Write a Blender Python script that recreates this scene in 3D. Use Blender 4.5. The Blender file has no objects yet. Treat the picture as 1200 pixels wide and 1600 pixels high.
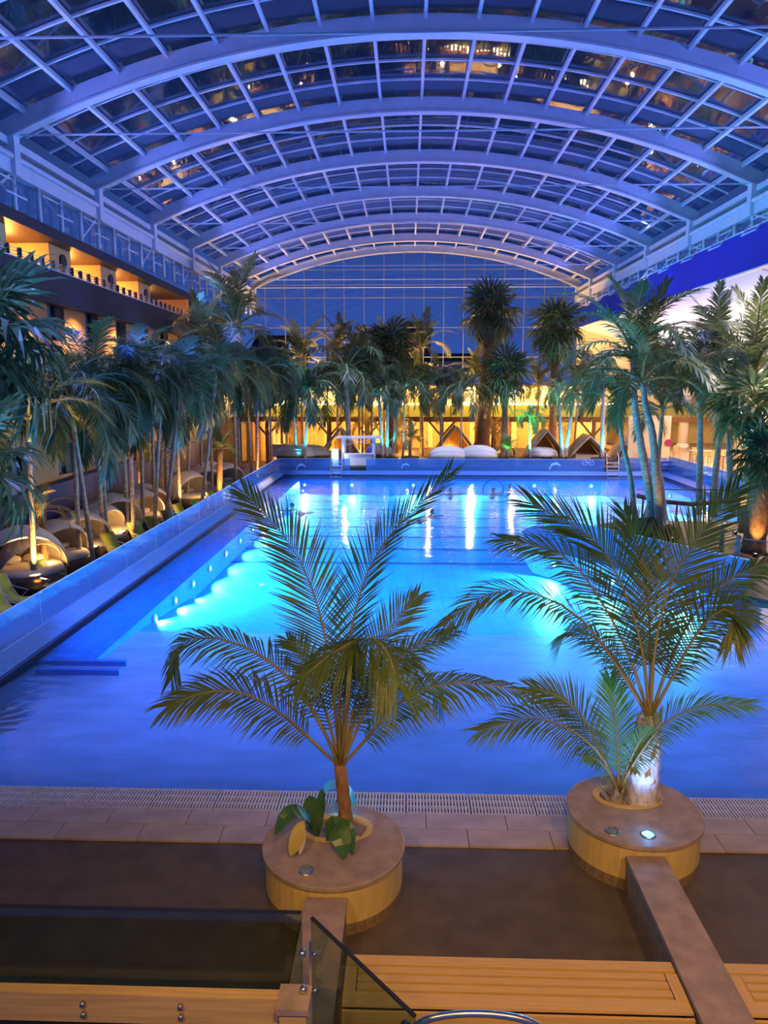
import bpy, bmesh, math, random
from mathutils import Vector, Matrix
PI = math.pi
random.seed(7)
scene = bpy.context.scene
COL = scene.collection

# ---------------------------------------------------------------- camera
EYE = 6.5
FOC = 1170.0
def _basis():
    y = Vector(((638 - 600) / FOC, -(602 - 800) / FOC, 1)).normalized()
    z = Vector((0, y.z, -y.y)).normalized()
    x = Vector((y.y * z.z - y.z * z.y, y.z * z.x - y.x * z.z, y.x * z.y - y.y * z.x)) * -1
    x.normalize()
    z = Vector((x.y * y.z - x.z * y.y, x.z * y.x - x.x * y.z, x.x * y.y - x.y * y.x)) * -1
    return x, y, z
BX, BY, BZ = _basis()
def _ray(px, py):
    d = Vector(((px - 600) / FOC, -(py - 800) / FOC, 1))
    return Vector((BX.dot(d), BY.dot(d), BZ.dot(d)))
def at(px, py, Y):
    d = _ray(px, py); return Vector((0, 0, EYE)) + d * (Y / d.y)
def atz(px, py, z):
    d = _ray(px, py); return Vector((0, 0, EYE)) + d * ((z - EYE) / d.z)
cam_data = bpy.data.cameras.new('camera')
cam_data.sensor_fit = 'VERTICAL'; cam_data.sensor_height = 36.0
cam_data.lens = FOC / 1600 * 36.0
cam_data.clip_end = 500
cam = bpy.data.objects.new('camera', cam_data); COL.objects.link(cam)
right = Vector((BX.x, BY.x, BZ.x)); up = Vector((BX.y, BY.y, BZ.y)); fwd = Vector((BX.z, BY.z, BZ.z))
m = Matrix((right, up, -fwd)).transposed().to_4x4(); m.translation = (0, 0, EYE)
cam.matrix_world = m
scene.camera = cam

# ---------------------------------------------------------------- exposure, world
scene.view_settings.view_transform = 'Standard'
scene.view_settings.look = 'None'
scene.view_settings.exposure = 0.0
scene.view_settings.gamma = 1.0
scene.view_settings.use_curve_mapping = False
world = bpy.data.worlds.new('dusk'); scene.world = world; world.use_nodes = True
wn = world.node_tree; wn.nodes.clear()
wo = wn.nodes.new('ShaderNodeOutputWorld'); wb = wn.nodes.new('ShaderNodeBackground')
wt = wn.nodes.new('ShaderNodeTexCoord'); ws = wn.nodes.new('ShaderNodeSeparateXYZ'); wr = wn.nodes.new('ShaderNodeValToRGB')
wn.links.new(wt.outputs['Generated'], ws.inputs[0]); wn.links.new(ws.outputs['Z'], wr.inputs[0])
wn.links.new(wr.outputs[0], wb.inputs[0]); wn.links.new(wb.outputs[0], wo.inputs[0])
els = wr.color_ramp.elements
els[0].position = 0.0; els[0].color = (0.045, 0.105, 0.40, 1)
els[1].position = 1.0; els[1].color = (0.006, 0.011, 0.045, 1)
e = els.new(0.16); e.color = (0.028, 0.072, 0.30, 1)
e = els.new(0.40); e.color = (0.012, 0.023, 0.085, 1)
wb.inputs[1].default_value = 1.0

# ---------------------------------------------------------------- lamps of the hall, with added fill lights
def lamp(kind, name, loc, power, color, target=None, **kw):
    d = bpy.data.lights.new(name, kind); d.energy = power; d.color = color
    for k, v in kw.items(): setattr(d, k, v)
    o = bpy.data.objects.new(name, d); COL.objects.link(o); o.location = loc
    if target is not None:
        o.rotation_euler = (Vector(target) - Vector(loc)).to_track_quat('-Z', 'Y').to_euler()
    return o
WARM = (1.0, 0.55, 0.18); AMBER = (1.0, 0.47, 0.10); CYAN = (0.05, 0.62, 1.0); BLUE = (0.02, 0.13, 1.0); VIOLET = (0.16, 0.22, 1.0)
# long rows of blue LED washers on both eaves: one row up at the ribs, one down at the palms
def area_row(name, x, z, dx, dz, power, color, y0=16, y1=72, size=0.35, spread=PI):
    d = bpy.data.lights.new(name, 'AREA'); d.shape = 'RECTANGLE'; d.size = size; d.size_y = y1 - y0
    d.energy = power; d.color = color; d.spread = spread
    o = bpy.data.objects.new(name, d); COL.objects.link(o)
    z_ax = -Vector((dx, 0, dz)).normalized(); y_ax = Vector((0, 1, 0)); x_ax = y_ax.cross(z_ax)
    mm = Matrix((x_ax, y_ax, z_ax)).transposed().to_4x4(); mm.translation = (x, (y0 + y1) / 2, z)
    o.matrix_world = mm
    return o
for k in range(14):
    y = 19.6 + 3.925 * k
    lamp('SPOT', 'eave_washer', (-14.2, y, 14.7), 1150, VIOLET, (-4.5, y, 19.2), spot_size=2.0, spot_blend=0.9, shadow_soft_size=0.15)
    lamp('SPOT', 'eave_washer', (15.3, y, 14.7), 1150, VIOLET, (5.6, y, 19.2), spot_size=2.0, spot_blend=0.9, shadow_soft_size=0.15)
    if k in (1, 3, 5, 7, 9):
        lamp('SPOT', 'daybed_fill', (-12.2, y + 2, 14.2), 2000, (0.55, 0.42, 1.0), (-12.6, y + 2, 0), spot_size=0.8, spot_blend=0.8, shadow_soft_size=0.15)  # added fill to brighten the daybed hoods
    if k % 2 == 0 and k > 1:
        lamp('SPOT', 'eave_downlight', (-13.6, y, 14.2), 3800, (0.04, 0.17, 1.0), (-11.0, y, 2), spot_size=1.6, spot_blend=0.8, shadow_soft_size=0.15)
        lamp('SPOT', 'eave_downlight', (14.9, y, 14.2), 1500, (0.22, 0.25, 1.0), (11.5, y, 2), spot_size=1.6, spot_blend=0.8, shadow_soft_size=0.15)
# added blue fill lights: violet over the beach end, blue over the deep end
for x, y in ((-8.5, 16.5), (-6, 14.5), (0, 14), (6, 14.5), (11, 16)):
    lamp('SPOT', 'beach_fill', (x, y + 1.0, 17.5), 9500, (0.18, 0.265, 1.0), (x * 1.25, y + 1.8, 0), spot_size=0.85, spot_blend=1.0, shadow_soft_size=0.2)
for y, xx in ((24.6, (-5.0, 1.5)), (32.5, (-5.0, 1.0)), (40.5, (-5.0, 2.0, 9.0)), (48.5, (-5.0, 2.0, 9.0, 14.5))):
    for x in xx:
        lamp('SPOT', 'pool_fill', (x, y, 17.8), 7000 if y < 45 else 12000, (0.0, 0.40, 1.0), (x, y, 0), spot_size=0.85, spot_blend=1.0, shadow_soft_size=0.2)
# pale spots under the edge of the bar roof, aimed at the palms on the peninsula
for y in (27.5, 32.5, 38.0):
    lamp('SPOT', 'edge_spot', (17.2, y, 11.2), 3600, (1.0, 0.82, 0.84), (10.5, y - 0.5, 4.5), spot_size=1.6, spot_blend=0.8, shadow_soft_size=0.1)
for x in (-6.5, -1.0, 4.5, 10.0, 15.0):
    lamp('SPOT', 'back_terrace_fill', (x, 50.5, 17.4), 9000, (0.55, 0.58, 1.0), (x, 59.0, 1.0), spot_size=0.7, spot_blend=0.9, shadow_soft_size=0.2)  # added fill for the loungers and palms of the back terrace
# warm downlights under the gallery ceiling at the viewer's back
for x, y, tx, ty, p in ((-3.2, 0.6, -2.6, 8.0, 1000), (0.6, 0.4, 0.8, 8.0, 1600), (3.6, 0.6, 3.6, 8.0, 1450), (6.8, 0.8, 7.5, 8.5, 1000)):
    lamp('SPOT', 'gallery_downlight', (x, y, 8.3), p, (1.0, 0.56, 0.20), (tx, ty, 0.6), spot_size=1.25, spot_blend=1.0, shadow_soft_size=0.25)
# underwater lamps set in the pool walls
UW = []
for y in (21.8, 23.8, 25.9, 28.2, 30.8, 33.5, 36.3, 39.5, 43.0, 47.0): UW.append((-7.75, y, 1, 0))
for x in (-7.4, -4.0, 0.4, 4.6, 9.0, 13.0, 17.2): UW.append((x, 53.2, 0, -1))
for y in (26.5, 30, 34.5, 40, 44, 48.5): UW.append((17.0, y, -1, 0))
for x, y in ((5.9, 29.3), (7.55, 26.75), (9.25, 24.0)): UW.append((x, y, -0.83, -0.55))
for x, y, ux, uy in UW:
    lamp('SPOT', 'underwater_beam', (x + 0.12 * ux, y + 0.12 * uy, -0.55), (4200 if ux == 1 and y < 32 or uy == -0.55 else 2600), (0.08, 0.62, 1.0), (x + 2.3 * ux, y + 2.3 * uy, -1.3), spot_size=2.5, spot_blend=0.5, shadow_soft_size=0.08)

# ---------------------------------------------------------------- materials
def mat(name, color, rough=0.6, metal=0.0, noise=0.0, nscale=6.0, bump=0.0, bscale=30.0, stretch=None, emit=None, estr=0.0, trans=0.0, spec=None, c2=None):
    m = bpy.data.materials.new(name); m.use_nodes = True
    nt = m.node_tree; b = nt.nodes['Principled BSDF']
    b.inputs['Base Color'].default_value = (*color, 1); b.inputs['Roughness'].default_value = rough; b.inputs['Metallic'].default_value = metal
    if spec is not None: b.inputs['Specular IOR Level'].default_value = spec
    tc = nt.nodes.new('ShaderNodeTexCoord'); mp = nt.nodes.new('ShaderNodeMapping')
    nt.links.new(tc.outputs['Object'], mp.inputs[0])
    if stretch: mp.inputs['Scale'].default_value = stretch
    if noise or c2:
        n = nt.nodes.new('ShaderNodeTexNoise'); n.inputs['Scale'].default_value = nscale; n.inputs['Detail'].default_value = 4
        nt.links.new(mp.outputs[0], n.inputs['Vector'])
        r = nt.nodes.new('ShaderNodeValToRGB')
        d = c2 if c2 else tuple(c * (1 - noise) for c in color)
        u = color if c2 else tuple(min(1, c * (1 + noise * 0.6)) for c in color)
        r.color_ramp.elements[0].position = 0.35; r.color_ramp.elements[0].color = (*d, 1)
        r.color_ramp.elements[1].position = 0.65; r.color_ramp.elements[1].color = (*u, 1)
        nt.links.new(n.outputs[0], r.inputs[0]); nt.links.new(r.outputs[0], b.inputs['Base Color'])
    if bump:
        n2 = nt.nodes.new('ShaderNodeTexNoise'); n2.inputs['Scale'].default_value = bscale
        nt.links.new(mp.outputs[0], n2.inputs['Vector'])
        bp = nt.nodes.new('ShaderNodeBump'); bp.inputs['Strength'].default_value = bump; bp.inputs['Distance'].default_value = 0.02
        nt.links.new(n2.outputs[0], bp.inputs['Height']); nt.links.new(bp.outputs[0], b.inputs['Normal'])
    if emit:
        b.inputs['Emission Color'].default_value = (*emit, 1); b.inputs['Emission Strength'].default_value = estr
    if trans:
        t = nt.nodes.new('ShaderNodeBsdfTranslucent'); t.inputs[0].default_value = (*[min(1, c * 1.3) for c in color], 1)
        mx = nt.nodes.new('ShaderNodeMixShader'); mx.inputs[0].default_value = trans
        out = nt.nodes['Material Output']
        nt.links.new(b.outputs[0], mx.inputs[1]); nt.links.new(t.outputs[0], mx.inputs[2]); nt.links.new(mx.outputs[0], out.inputs[0])
    return m
def glass(name, tint, ior, rough=0.0, refl=(1, 1, 1), refl_haze=0.0, thin=True, bump=0.0, bscale=2.0, stretch=(1, 1, 1), detail=2.0):
    m = bpy.data.materials.new(name); m.use_nodes = True
    nt = m.node_tree; nt.nodes.clear()
    out = nt.nodes.new('ShaderNodeOutputMaterial'); mx = nt.nodes.new('ShaderNodeMixShader')
    fr = nt.nodes.new('ShaderNodeFresnel'); fr.inputs['IOR'].default_value = ior
    tr = nt.nodes.new('ShaderNodeBsdfTransparent'); tr.inputs[0].default_value = (*tint, 1)
    gl = nt.nodes.new('ShaderNodeBsdfGlossy'); gl.inputs['Color'].default_value = (*refl, 1); gl.inputs['Roughness'].default_value = rough
    if thin:                                        # same Fresnel on both faces of a thin pane
        ge = nt.nodes.new('ShaderNodeNewGeometry'); ma = nt.nodes.new('ShaderNodeMix'); ma.data_type = 'FLOAT'
        ma.inputs[2].default_value = ior; ma.inputs[3].default_value = 1.0 / ior
        nt.links.new(ge.outputs['Backfacing'], ma.inputs[0]); nt.links.new(ma.outputs[0], fr.inputs['IOR'])
    if refl_haze:                                        # blue diffuse colour stands in for the pool's reflection
        df = nt.nodes.new('ShaderNodeBsdfDiffuse'); df.inputs[0].default_value = (0.20, 0.36, 0.72, 1)
        m2 = nt.nodes.new('ShaderNodeMixShader'); m2.inputs[0].default_value = refl_haze; t2 = tr
        nt.links.new(tr.outputs[0], m2.inputs[1]); nt.links.new(df.outputs[0], m2.inputs[2]); tr = m2
    nt.links.new(fr.outputs[0], mx.inputs[0]); nt.links.new(tr.outputs[0], mx.inputs[1]); nt.links.new(gl.outputs[0], mx.inputs[2]); nt.links.new(mx.outputs[0], out.inputs[0])
    if bump:
        tc = nt.nodes.new('ShaderNodeTexCoord'); mp = nt.nodes.new('ShaderNodeMapping'); mp.inputs['Scale'].default_value = stretch
        n = nt.nodes.new('ShaderNodeTexNoise'); n.inputs['Scale'].default_value = bscale; n.inputs['Detail'].default_value = detail
        bp = nt.nodes.new('ShaderNodeBump'); bp.inputs['Strength'].default_value = bump; bp.inputs['Distance'].default_value = 0.1
        nt.links.new(tc.outputs['Object'], mp.inputs[0]); nt.links.new(mp.outputs[0], n.inputs['Vector'])
        nt.links.new(n.outputs[0], bp.inputs['Height']); nt.links.new(bp.outputs[0], gl.inputs['Normal'])
    return m
def emis(name, color, s):
    m = bpy.data.materials.new(name); m.use_nodes = True
    nt = m.node_tree; nt.nodes.clear()
    out = nt.nodes.new('ShaderNodeOutputMaterial'); e = nt.nodes.new('ShaderNodeEmission')
    e.inputs[0].default_value = (*color, 1); e.inputs[1].default_value = s
    nt.links.new(e.outputs[0], out.inputs[0]); return m
def tiled(m, sx, sy, dark):
    nt = m.node_tree; b = nt.nodes['Principled BSDF']; src = b.inputs['Base Color'].links[0].from_socket
    tc = nt.nodes.new('ShaderNodeTexCoord'); br = nt.nodes.new('ShaderNodeTexBrick'); br.offset = 0.0; br.inputs['Scale'].default_value = 1.0
    br.inputs['Brick Width'].default_value = sx; br.inputs['Row Height'].default_value = sy; br.inputs['Mortar Size'].default_value = 0.014
    br.inputs['Color1'].default_value = br.inputs['Color2'].default_value = (1, 1, 1, 1); br.inputs['Mortar'].default_value = (dark, dark, dark, 1)
    mx = nt.nodes.new('ShaderNodeMix'); mx.data_type = 'RGBA'; mx.blend_type = 'MULTIPLY'; mx.inputs[0].default_value = 1.0
    nt.links.new(tc.outputs['Object'], br.inputs['Vector']); nt.links.new(src, mx.inputs[6]); nt.links.new(br.outputs['Color'], mx.inputs[7]); nt.links.new(mx.outputs[2], b.inputs['Base Color'])
    return m
M = dict(
    steel=mat('painted_steel', (0.62, 0.64, 0.70), 0.45, noise=0.06, nscale=2),
    thinsteel=mat('grey_mullion', (0.22, 0.23, 0.27), 0.45, noise=0.05),
    roofglass=glass('roof_glass', (0.60, 0.70, 0.84), 2.1, 0.02, bump=0.05, bscale=0.6),
    wallglass=glass('wall_glass', (0.86, 0.92, 1.0), 1.35),
    railglass=glass('rail_glass', (0.60, 0.78, 0.95), 1.7, 0.01, refl_haze=0.36),
    tintglass=glass('tinted_glass', (0.64, 0.75, 0.69), 1.45, 0.01),
    water=glass('pool_water', (0.80, 0.94, 1.0), 1.27, 0.04, thin=False, bump=0.28, bscale=1.6, stretch=(0.8, 1.5, 1), detail=3.0),
    pooltile=tiled(mat('pool_tile', (0.05, 0.34, 0.85), 0.5, noise=0.10, nscale=1.2), 0.62, 0.62, 0.72),
    poolwall=mat('pool_wall_tile', (0.20, 0.42, 0.82), 0.5, noise=0.08),
    beach=mat('beach_tile', (0.40, 0.44, 0.62), 0.5, noise=0.12, nscale=1.4, stretch=(0.6, 1.6, 1)),
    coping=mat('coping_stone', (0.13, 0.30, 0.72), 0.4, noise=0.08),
    navy=mat('navy_line_tile', (0.01, 0.04, 0.20), 0.5, noise=0.1),
    paver=mat('sand_paver', (0.40, 0.32, 0.26), 0.55, noise=0.16, nscale=2.2, bump=0.1),
    floor=mat('brown_floor', (0.105, 0.082, 0.058), 0.6, noise=0.22, nscale=2.6, bump=0.2, bscale=60),
    terrace=mat('dark_terrace', (0.055, 0.042, 0.036), 0.55, noise=0.3, nscale=2),
    grate=mat('white_grate', (0.50, 0.48, 0.45), 0.5, noise=0.05),
    stone=mat('planter_stone', (0.36, 0.27, 0.22), 0.5, noise=0.20, nscale=5, bump=0.15, bscale=40),
    ochre=mat('ochre_tile', (0.66, 0.48, 0.17), 0.5, noise=0.10, nscale=4, stretch=(3, 3, 0.6)),
    brick=mat('plinth_tile', (0.26, 0.18, 0.11), 0.6, noise=0.25, nscale=7),
    wood=mat('teak_slat', (0.66, 0.42, 0.15), 0.5, noise=0.09, nscale=3, stretch=(0.8, 14, 14), bump=0.05),
    woodx=mat('teak_board', (0.66, 0.42, 0.15), 0.5, noise=0.09, nscale=3, stretch=(14, 0.8, 14)),
    beam=mat('larch_beam', (0.58, 0.39, 0.15), 0.55, noise=0.18, nscale=2.5, stretch=(0.5, 9, 9)),
    chrome=mat('brushed_steel', (0.62, 0.60, 0.57), 0.28, metal=1.0, noise=0.04),
    dark=mat('dark_metal', (0.02, 0.02, 0.022), 0.4, noise=0.1),
    soil=mat('soil', (0.03, 0.022, 0.018), 0.9, noise=0.4, nscale=14, bump=0.6),
    bark=mat('palm_bark', (0.42, 0.33, 0.24), 0.75, noise=0.35, nscale=5, stretch=(1, 1, 3), bump=0.4, bscale=20),
    bark2=mat('brown_fibre_bark', (0.30, 0.16, 0.07), 0.85, noise=0.4, nscale=6, stretch=(2, 2, 1), bump=0.5, bscale=18),
    husk=mat('pale_husk', (0.62, 0.55, 0.46), 0.8, noise=0.3, nscale=7, stretch=(3, 3, 1), bump=0.3),
    shaft=mat('crown_shaft', (0.30, 0.38, 0.18), 0.5, noise=0.2, nscale=3),
    leaf=mat('palm_leaf', (0.14, 0.175, 0.05), 0.42, noise=0.25, nscale=1.5, trans=0.25),
    leafd=mat('dark_palm_leaf', (0.07, 0.11, 0.042), 0.42, noise=0.25, nscale=1.5, trans=0.22),
    coco=mat('coconut_leaf', (0.115, 0.175, 0.03), 0.42, noise=0.25, nscale=2.0, trans=0.22),
    lush=mat('young_leaf', (0.14, 0.32, 0.06), 0.4, noise=0.2, nscale=2, trans=0.3),
    rib=mat('leaf_rib', (0.34, 0.27, 0.08), 0.5, noise=0.15),
    yellow=mat('dry_leaf', (0.55, 0.42, 0.10), 0.6, noise=0.2, trans=0.2),
    broad=mat('broad_leaf', (0.05, 0.14, 0.04), 0.3, noise=0.2, nscale=3, trans=0.12),
    canvas=mat('cream_canvas', (0.72, 0.66, 0.56), 0.75, noise=0.06, bump=0.1, bscale=80),
    cushion=mat('cream_cushion', (0.66, 0.58, 0.48), 0.8, noise=0.08),
    wicker=mat('brown_wicker', (0.13, 0.075, 0.035), 0.7, noise=0.35, nscale=25, stretch=(1, 1, 3)),
    green=mat('lime_sling', (0.50, 0.56, 0.07), 0.6, noise=0.08),
    orange=mat('ochre_render', (0.52, 0.27, 0.11), 0.8, noise=0.08, nscale=1.2, bump=0.05),
    alcove=mat('alcove_render', (0.72, 0.42, 0.17), 0.8, noise=0.06),
    slate=mat('slate_panel', (0.016, 0.017, 0.026), 0.5, noise=0.12, nscale=1.5),
    winglass=mat('dim_window_pane', (0.20, 0.25, 0.34), 0.12, noise=0.25, nscale=1.0),
    base=mat('navy_base_strip', (0.0015, 0.005, 0.10), 0.5, noise=0.04),
    ultra=mat('ultramarine_panel', (0.002, 0.02, 0.40), 0.45, noise=0.04),
    white=mat('white_paint', (0.74, 0.74, 0.78), 0.5, noise=0.04),
    cream=mat('cream_render', (0.72, 0.60, 0.36), 0.8, noise=0.10, nscale=1),
    ceil=mat('white_ceiling_panel', (0.80, 0.78, 0.80), 0.7, noise=0.03),
    amber=mat('amber_curtain', (0.52, 0.28, 0.08), 0.8, noise=0.3, nscale=2.5, stretch=(5, 5, 0.3)),
    thatch=mat('thatch', (0.52, 0.36, 0.15), 0.9, noise=0.35, nscale=8, stretch=(4, 4, 0.5), bump=0.5, bscale=30),
    darkwood=mat('dark_timber', (0.16, 0.07, 0.03), 0.6, noise=0.3, nscale=3, stretch=(8, 8, 0.6)),
    net=mat('green_reed_panel', (0.42, 0.43, 0.17), 0.8, trans=0.6, noise=0.35, nscale=10, stretch=(6, 1, 0.4)),
    roofdark=mat('far_roof_tile', (0.02, 0.02, 0.035), 0.7, noise=0.2),
    skin=mat('skin', (0.50, 0.27, 0.18), 0.5, noise=0.05),
    hair=mat('dark_hair', (0.03, 0.02, 0.02), 0.6, noise=0.2),
    swim=mat('navy_swimwear', (0.02, 0.03, 0.15), 0.6, noise=0.1),
    noodle=mat('blue_foam', (0.02, 0.08, 0.45), 0.6, noise=0.05),
    poly=mat('violet_shirt', (0.22, 0.16, 0.70), 0.7, noise=0.1),
    decal=mat('pale_decal', (0.45, 0.58, 0.80), 0.5, noise=0.03),
    plum=mat('plum_sign', (0.10, 0.07, 0.28), 0.5, noise=0.03),
    red=mat('red_foam', (0.60, 0.06, 0.03), 0.5, noise=0.1),
    rock=mat('brown_rock', (0.20, 0.13, 0.09), 0.8, noise=0.3, nscale=4, bump=0.6, bscale=8),
    lampwarm=emis('warm_lamp', (1.0, 0.66, 0.28), 14), string=emis('string_light', (1.0, 0.78, 0.42), 22),
    lampwhite=emis('white_lamp', (0.85, 0.92, 1.0), 5), lampcyan=emis('cyan_lamp', (0.06, 0.55, 1.0), 12),
    lampuw=emis('underwater_lamp', (0.5, 0.95, 1.0), 5), lampgreen=emis('green_lamp', (0.1, 1.0, 0.35), 8),
    screen=emis('bar_screen', (0.5, 0.6, 1.0), 2.5), barback=emis('lit_bar_shelf', (1.0, 0.72, 0.42), 1.6), pinklamp=emis('pink_lamp', (1.0, 0.10, 0.2), 0.6),
)

# ---------------------------------------------------------------- mesh helpers
class MB:
    def __init__(s): s.v = []; s.f = []
    def add(s, vs, fs):
        o = len(s.v); s.v += [tuple(v) for v in vs]; s.f += [tuple(i + o for i in f) for f in fs]; return s
    def box(s, x0, x1, y0, y1, z0, z1, mtx=None):
        vs = [Vector(p) for p in ((x0, y0, z0), (x1, y0, z0), (x1, y1, z0), (x0, y1, z0), (x0, y0, z1), (x1, y0, z1), (x1, y1, z1), (x0, y1, z1))]
        if mtx: vs = [mtx @ v for v in vs]
        return s.add(vs, [(0, 3, 2, 1), (4, 5, 6, 7), (0, 1, 5, 4), (1, 2, 6, 5), (2, 3, 7, 6), (3, 0, 4, 7)])
    def bar(s, a, b, w, h=None, upv=(0, 0, 1)):
        a = Vector(a); b = Vector(b); h = h or w; t = (b - a).normalized(); u = Vector(upv)
        if abs(t.dot(u)) > 0.98: u = Vector((1, 0, 0))
        x = t.cross(u).normalized() * w / 2; z = x.cross(t).normalized() * h / 2
        vs = [p + q for p in (a, b) for q in (-x - z, x - z, x + z, -x + z)]
        return s.add(vs, [(0, 1, 2, 3), (7, 6, 5, 4), (0, 4, 5, 1), (1, 5, 6, 2), (2, 6, 7, 3), (3, 7, 4, 0)])
    def tube(s, pts, rad, n=8, cap=True):
        pts = [Vector(p) for p in pts]; k = len(pts)
        if not isinstance(rad, (list, tuple)): rad = [rad] * k
        o = len(s.v); ref = None
        for i, p in enumerate(pts):
            t = (pts[min(i + 1, k - 1)] - pts[max(i - 1, 0)]).normalized()
            if ref is None:
                ref = Vector((1, 0, 0)) if abs(t.x) < 0.8 else Vector((0, 1, 0))
            x = (ref - t * ref.dot(t)).normalized(); ref = x; y = t.cross(x)
            for j in range(n):
                a = 2 * PI * j / n; s.v.append(tuple(p + (x * math.cos(a) + y * math.sin(a)) * rad[i]))
        for i in range(k - 1):
            for j in range(n):
                s.f.append((o + i * n + j, o + i * n + (j + 1) % n, o + (i + 1) * n + (j + 1) % n, o + (i + 1) * n + j))
        if cap:
            s.f.append(tuple(o + j for j in range(n))[::-1]); s.f.append(tuple(o + (k - 1) * n + j for j in range(n)))
        return s
    def lathe(s, prof, n=24, c=(0, 0, 0)):
        o = len(s.v); k = len(prof)
        for r, z in prof:
            for j in range(n):
                a = 2 * PI * j / n; s.v.append((c[0] + r * math.cos(a), c[1] + r * math.sin(a), c[2] + z))
        for i in range(k - 1):
            for j in range(n):
                s.f.append((o + i * n + j, o + i * n + (j + 1) % n, o + (i + 1) * n + (j + 1) % n, o + (i + 1) * n + j))
        if prof[0][0] > 1e-4: s.f.append(tuple(o + j for j in range(n))[::-1])
        if prof[-1][0] > 1e-4: s.f.append(tuple(o + (k - 1) * n + j for j in range(n)))
        return s
    def mesh(s, name, m, smooth=False):
        me = bpy.data.meshes.new(name); me.from_pydata(s.v, [], s.f); me.materials.append(m)
        if smooth: me.polygons.foreach_set('use_smooth', [True] * len(me.polygons))
        me.update(); return me
    def build(s, name, m, parent=None, smooth=False, **kw):
        return link(name, s.mesh(name, m, smooth), parent, **kw)
def link(name, me, parent=None, loc=(0, 0, 0), rot=(0, 0, 0), scale=1.0):
    o = bpy.data.objects.new(name, me); COL.objects.link(o)
    o.location = loc; o.rotation_euler = rot
    o.scale = (scale,) * 3 if not isinstance(scale, (tuple, list)) else scale
    if parent: o.parent = parent
    return o
def tag(o, label, cat, group=None, kind=None):
    o['label'] = label; o['category'] = cat
    if group: o['group'] = group
    if kind: o['kind'] = kind
    return o
def thing(name, label, cat, loc=(0, 0, 0), rz=0, group=None):
    o = bpy.data.objects.new(name, None); COL.objects.link(o); o.location = loc; o.rotation_euler = (0, 0, rz)
    o.empty_display_size = 0.2
    return tag(o, label, cat, group)
def struct(name, mb, m, parent=None, smooth=False):
    o = mb.build(name, m, parent, smooth)
    if not parent: o['kind'] = 'structure'
    return o
def B(*a): return MB().box(*a)
def copy_tree(o, parent=None):
    c = o.copy(); COL.objects.link(c)
    if parent: c.parent = parent
    for ch in list(o.children): copy_tree(ch, c)
    return c

# ================================================================ STRUCTURE
TB = 0.55
TZ = -0.8                                   # sunken terraces round the pool
# ---- floors
struct('floor', MB().box(-13, 19, 3.0, 9.74, -1.2, 0.0), M['floor'])
struct('floor_terrace_left', MB().box(-17.5, -9.6, 3, 75, -1.2, TZ), M['terrace'])
struct('floor_terrace_back', MB().box(-9.6, 19, 55.1, 75, -1.2, TB), M['terrace'])
struct('floor_bar', MB().box(19.0, 40, 24, 75, -1.2, 0.9), mat('bar_floor', (0.40, 0.30, 0.22), 0.35, noise=0.1))
# sand coloured pavers between the brown floor and the gutter grate
pav = struct('floor_pavers', MB().box(-13, 19, 9.74, 10.56, -1.2, 0.004), M['soil'])
pm = MB().box(-0.595, 0.595, -0.2, 0.2, -0.02, 0.03).mesh('paver_tile', M['paver'])
for r in range(2):
    for i in range(-10, 15):
        link('paver_tile', pm, pav, (i * 1.2 + 0.6 * r + 0.3, 9.945 + r * 0.41, 0.004))
# gutter grate in one metre modules
gr = struct('trim_gutter', MB().box(-13, 19, 10.56, 11.16, -1.2, -0.02), M['dark'])
g = MB()
for i in range(20):
    x = -0.475 + i * 0.05
    g.box(x - 0.015, x + 0.015, -0.275, 0.275, -0.02, 0.03)
for y in (-0.275, -0.09, 0.09, 0.275): g.box(-0.49, 0.49, y - 0.012, y + 0.012, -0.015, 0.026)
gm = g.mesh('grate_panel', M['grate'])
for i in range(-12, 19): link('grate_panel', gm, gr, (i * 1.0 + 0.5, 10.86, 0))
# ---- pool basin: sloped beach, then deep part
X0, X1, Y0, Y1 = -9.15, 18.4, 11.16, 54.5
def strip(prof, x0, x1):
    mb = MB(); vs = []
    for y, z in prof: vs += [(x0, y, z), (x1, y, z)]
    return mb.add(vs, [(2 * i, 2 * i + 1, 2 * i + 3, 2 * i + 2) for i in range(len(prof) - 1)])
struct('floor_pool_beach', strip([(Y0, -0.03), (15, -0.18), (20.5, -0.5)], X0, X1), M['beach'])
struct('floor_pool', strip([(20.5, -0.5), (25.6, -1.0), (25.75, -1.15), (Y1, -1.25)], X0, X1), M['pooltile'])
pw = struct('wall_pool', MB().box(X0 - 0.4, X0, Y0, Y1 + 0.4, -1.6, 0.0), M['poolwall'])
MB().box(X1, X1 + 0.4, Y0, Y1 + 0.4, -1.6, 0.0).build('side_wall', M['poolwall'], pw)
MB().box(X0, X1, Y1, Y1 + 0.4, -1.6, 0.0).build('end_wall', M['poolwall'], pw)
for y, w in ((25.68, 0.16), (31.9, 0.13), (34.8, 0.13), (37.8, 0.13), (40.5, 0.13), (43.4, 0.13), (46.5, 0.13), (49.8, 0.13)):
    z = -1.12 if y < 26 else -1.17 - (y - 26) * 0.0035
    MB().box(X0 + 1.0, 6.5 if y < 33 else X1 - 1, y - w, y + w, z, z + 0.03).build('lane_line', M['navy'], pw)
struct('trim_pool_ledge', MB().box(X0, -7.75, 17.4, Y1, -1.4, -0.24).box(-7.75, X1, 53.2, Y1, -1.4, -0.24).box(17.0, X1, 24, 53.2, -1.4, -0.24), M['pooltile'])  # far and right ledges are added shapes that catch the light
struct('trim_pool_step', MB().box(-8.8, -6.8, 16.6, 16.75, -0.28, -0.14).box(-8.75, -6.9, 17.3, 17.45, -0.34, -0.19), M['coping'])
struct('pool_water', strip([(Y0, -0.012), (Y1, -0.012)], X0, X1), M['water'])
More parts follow.
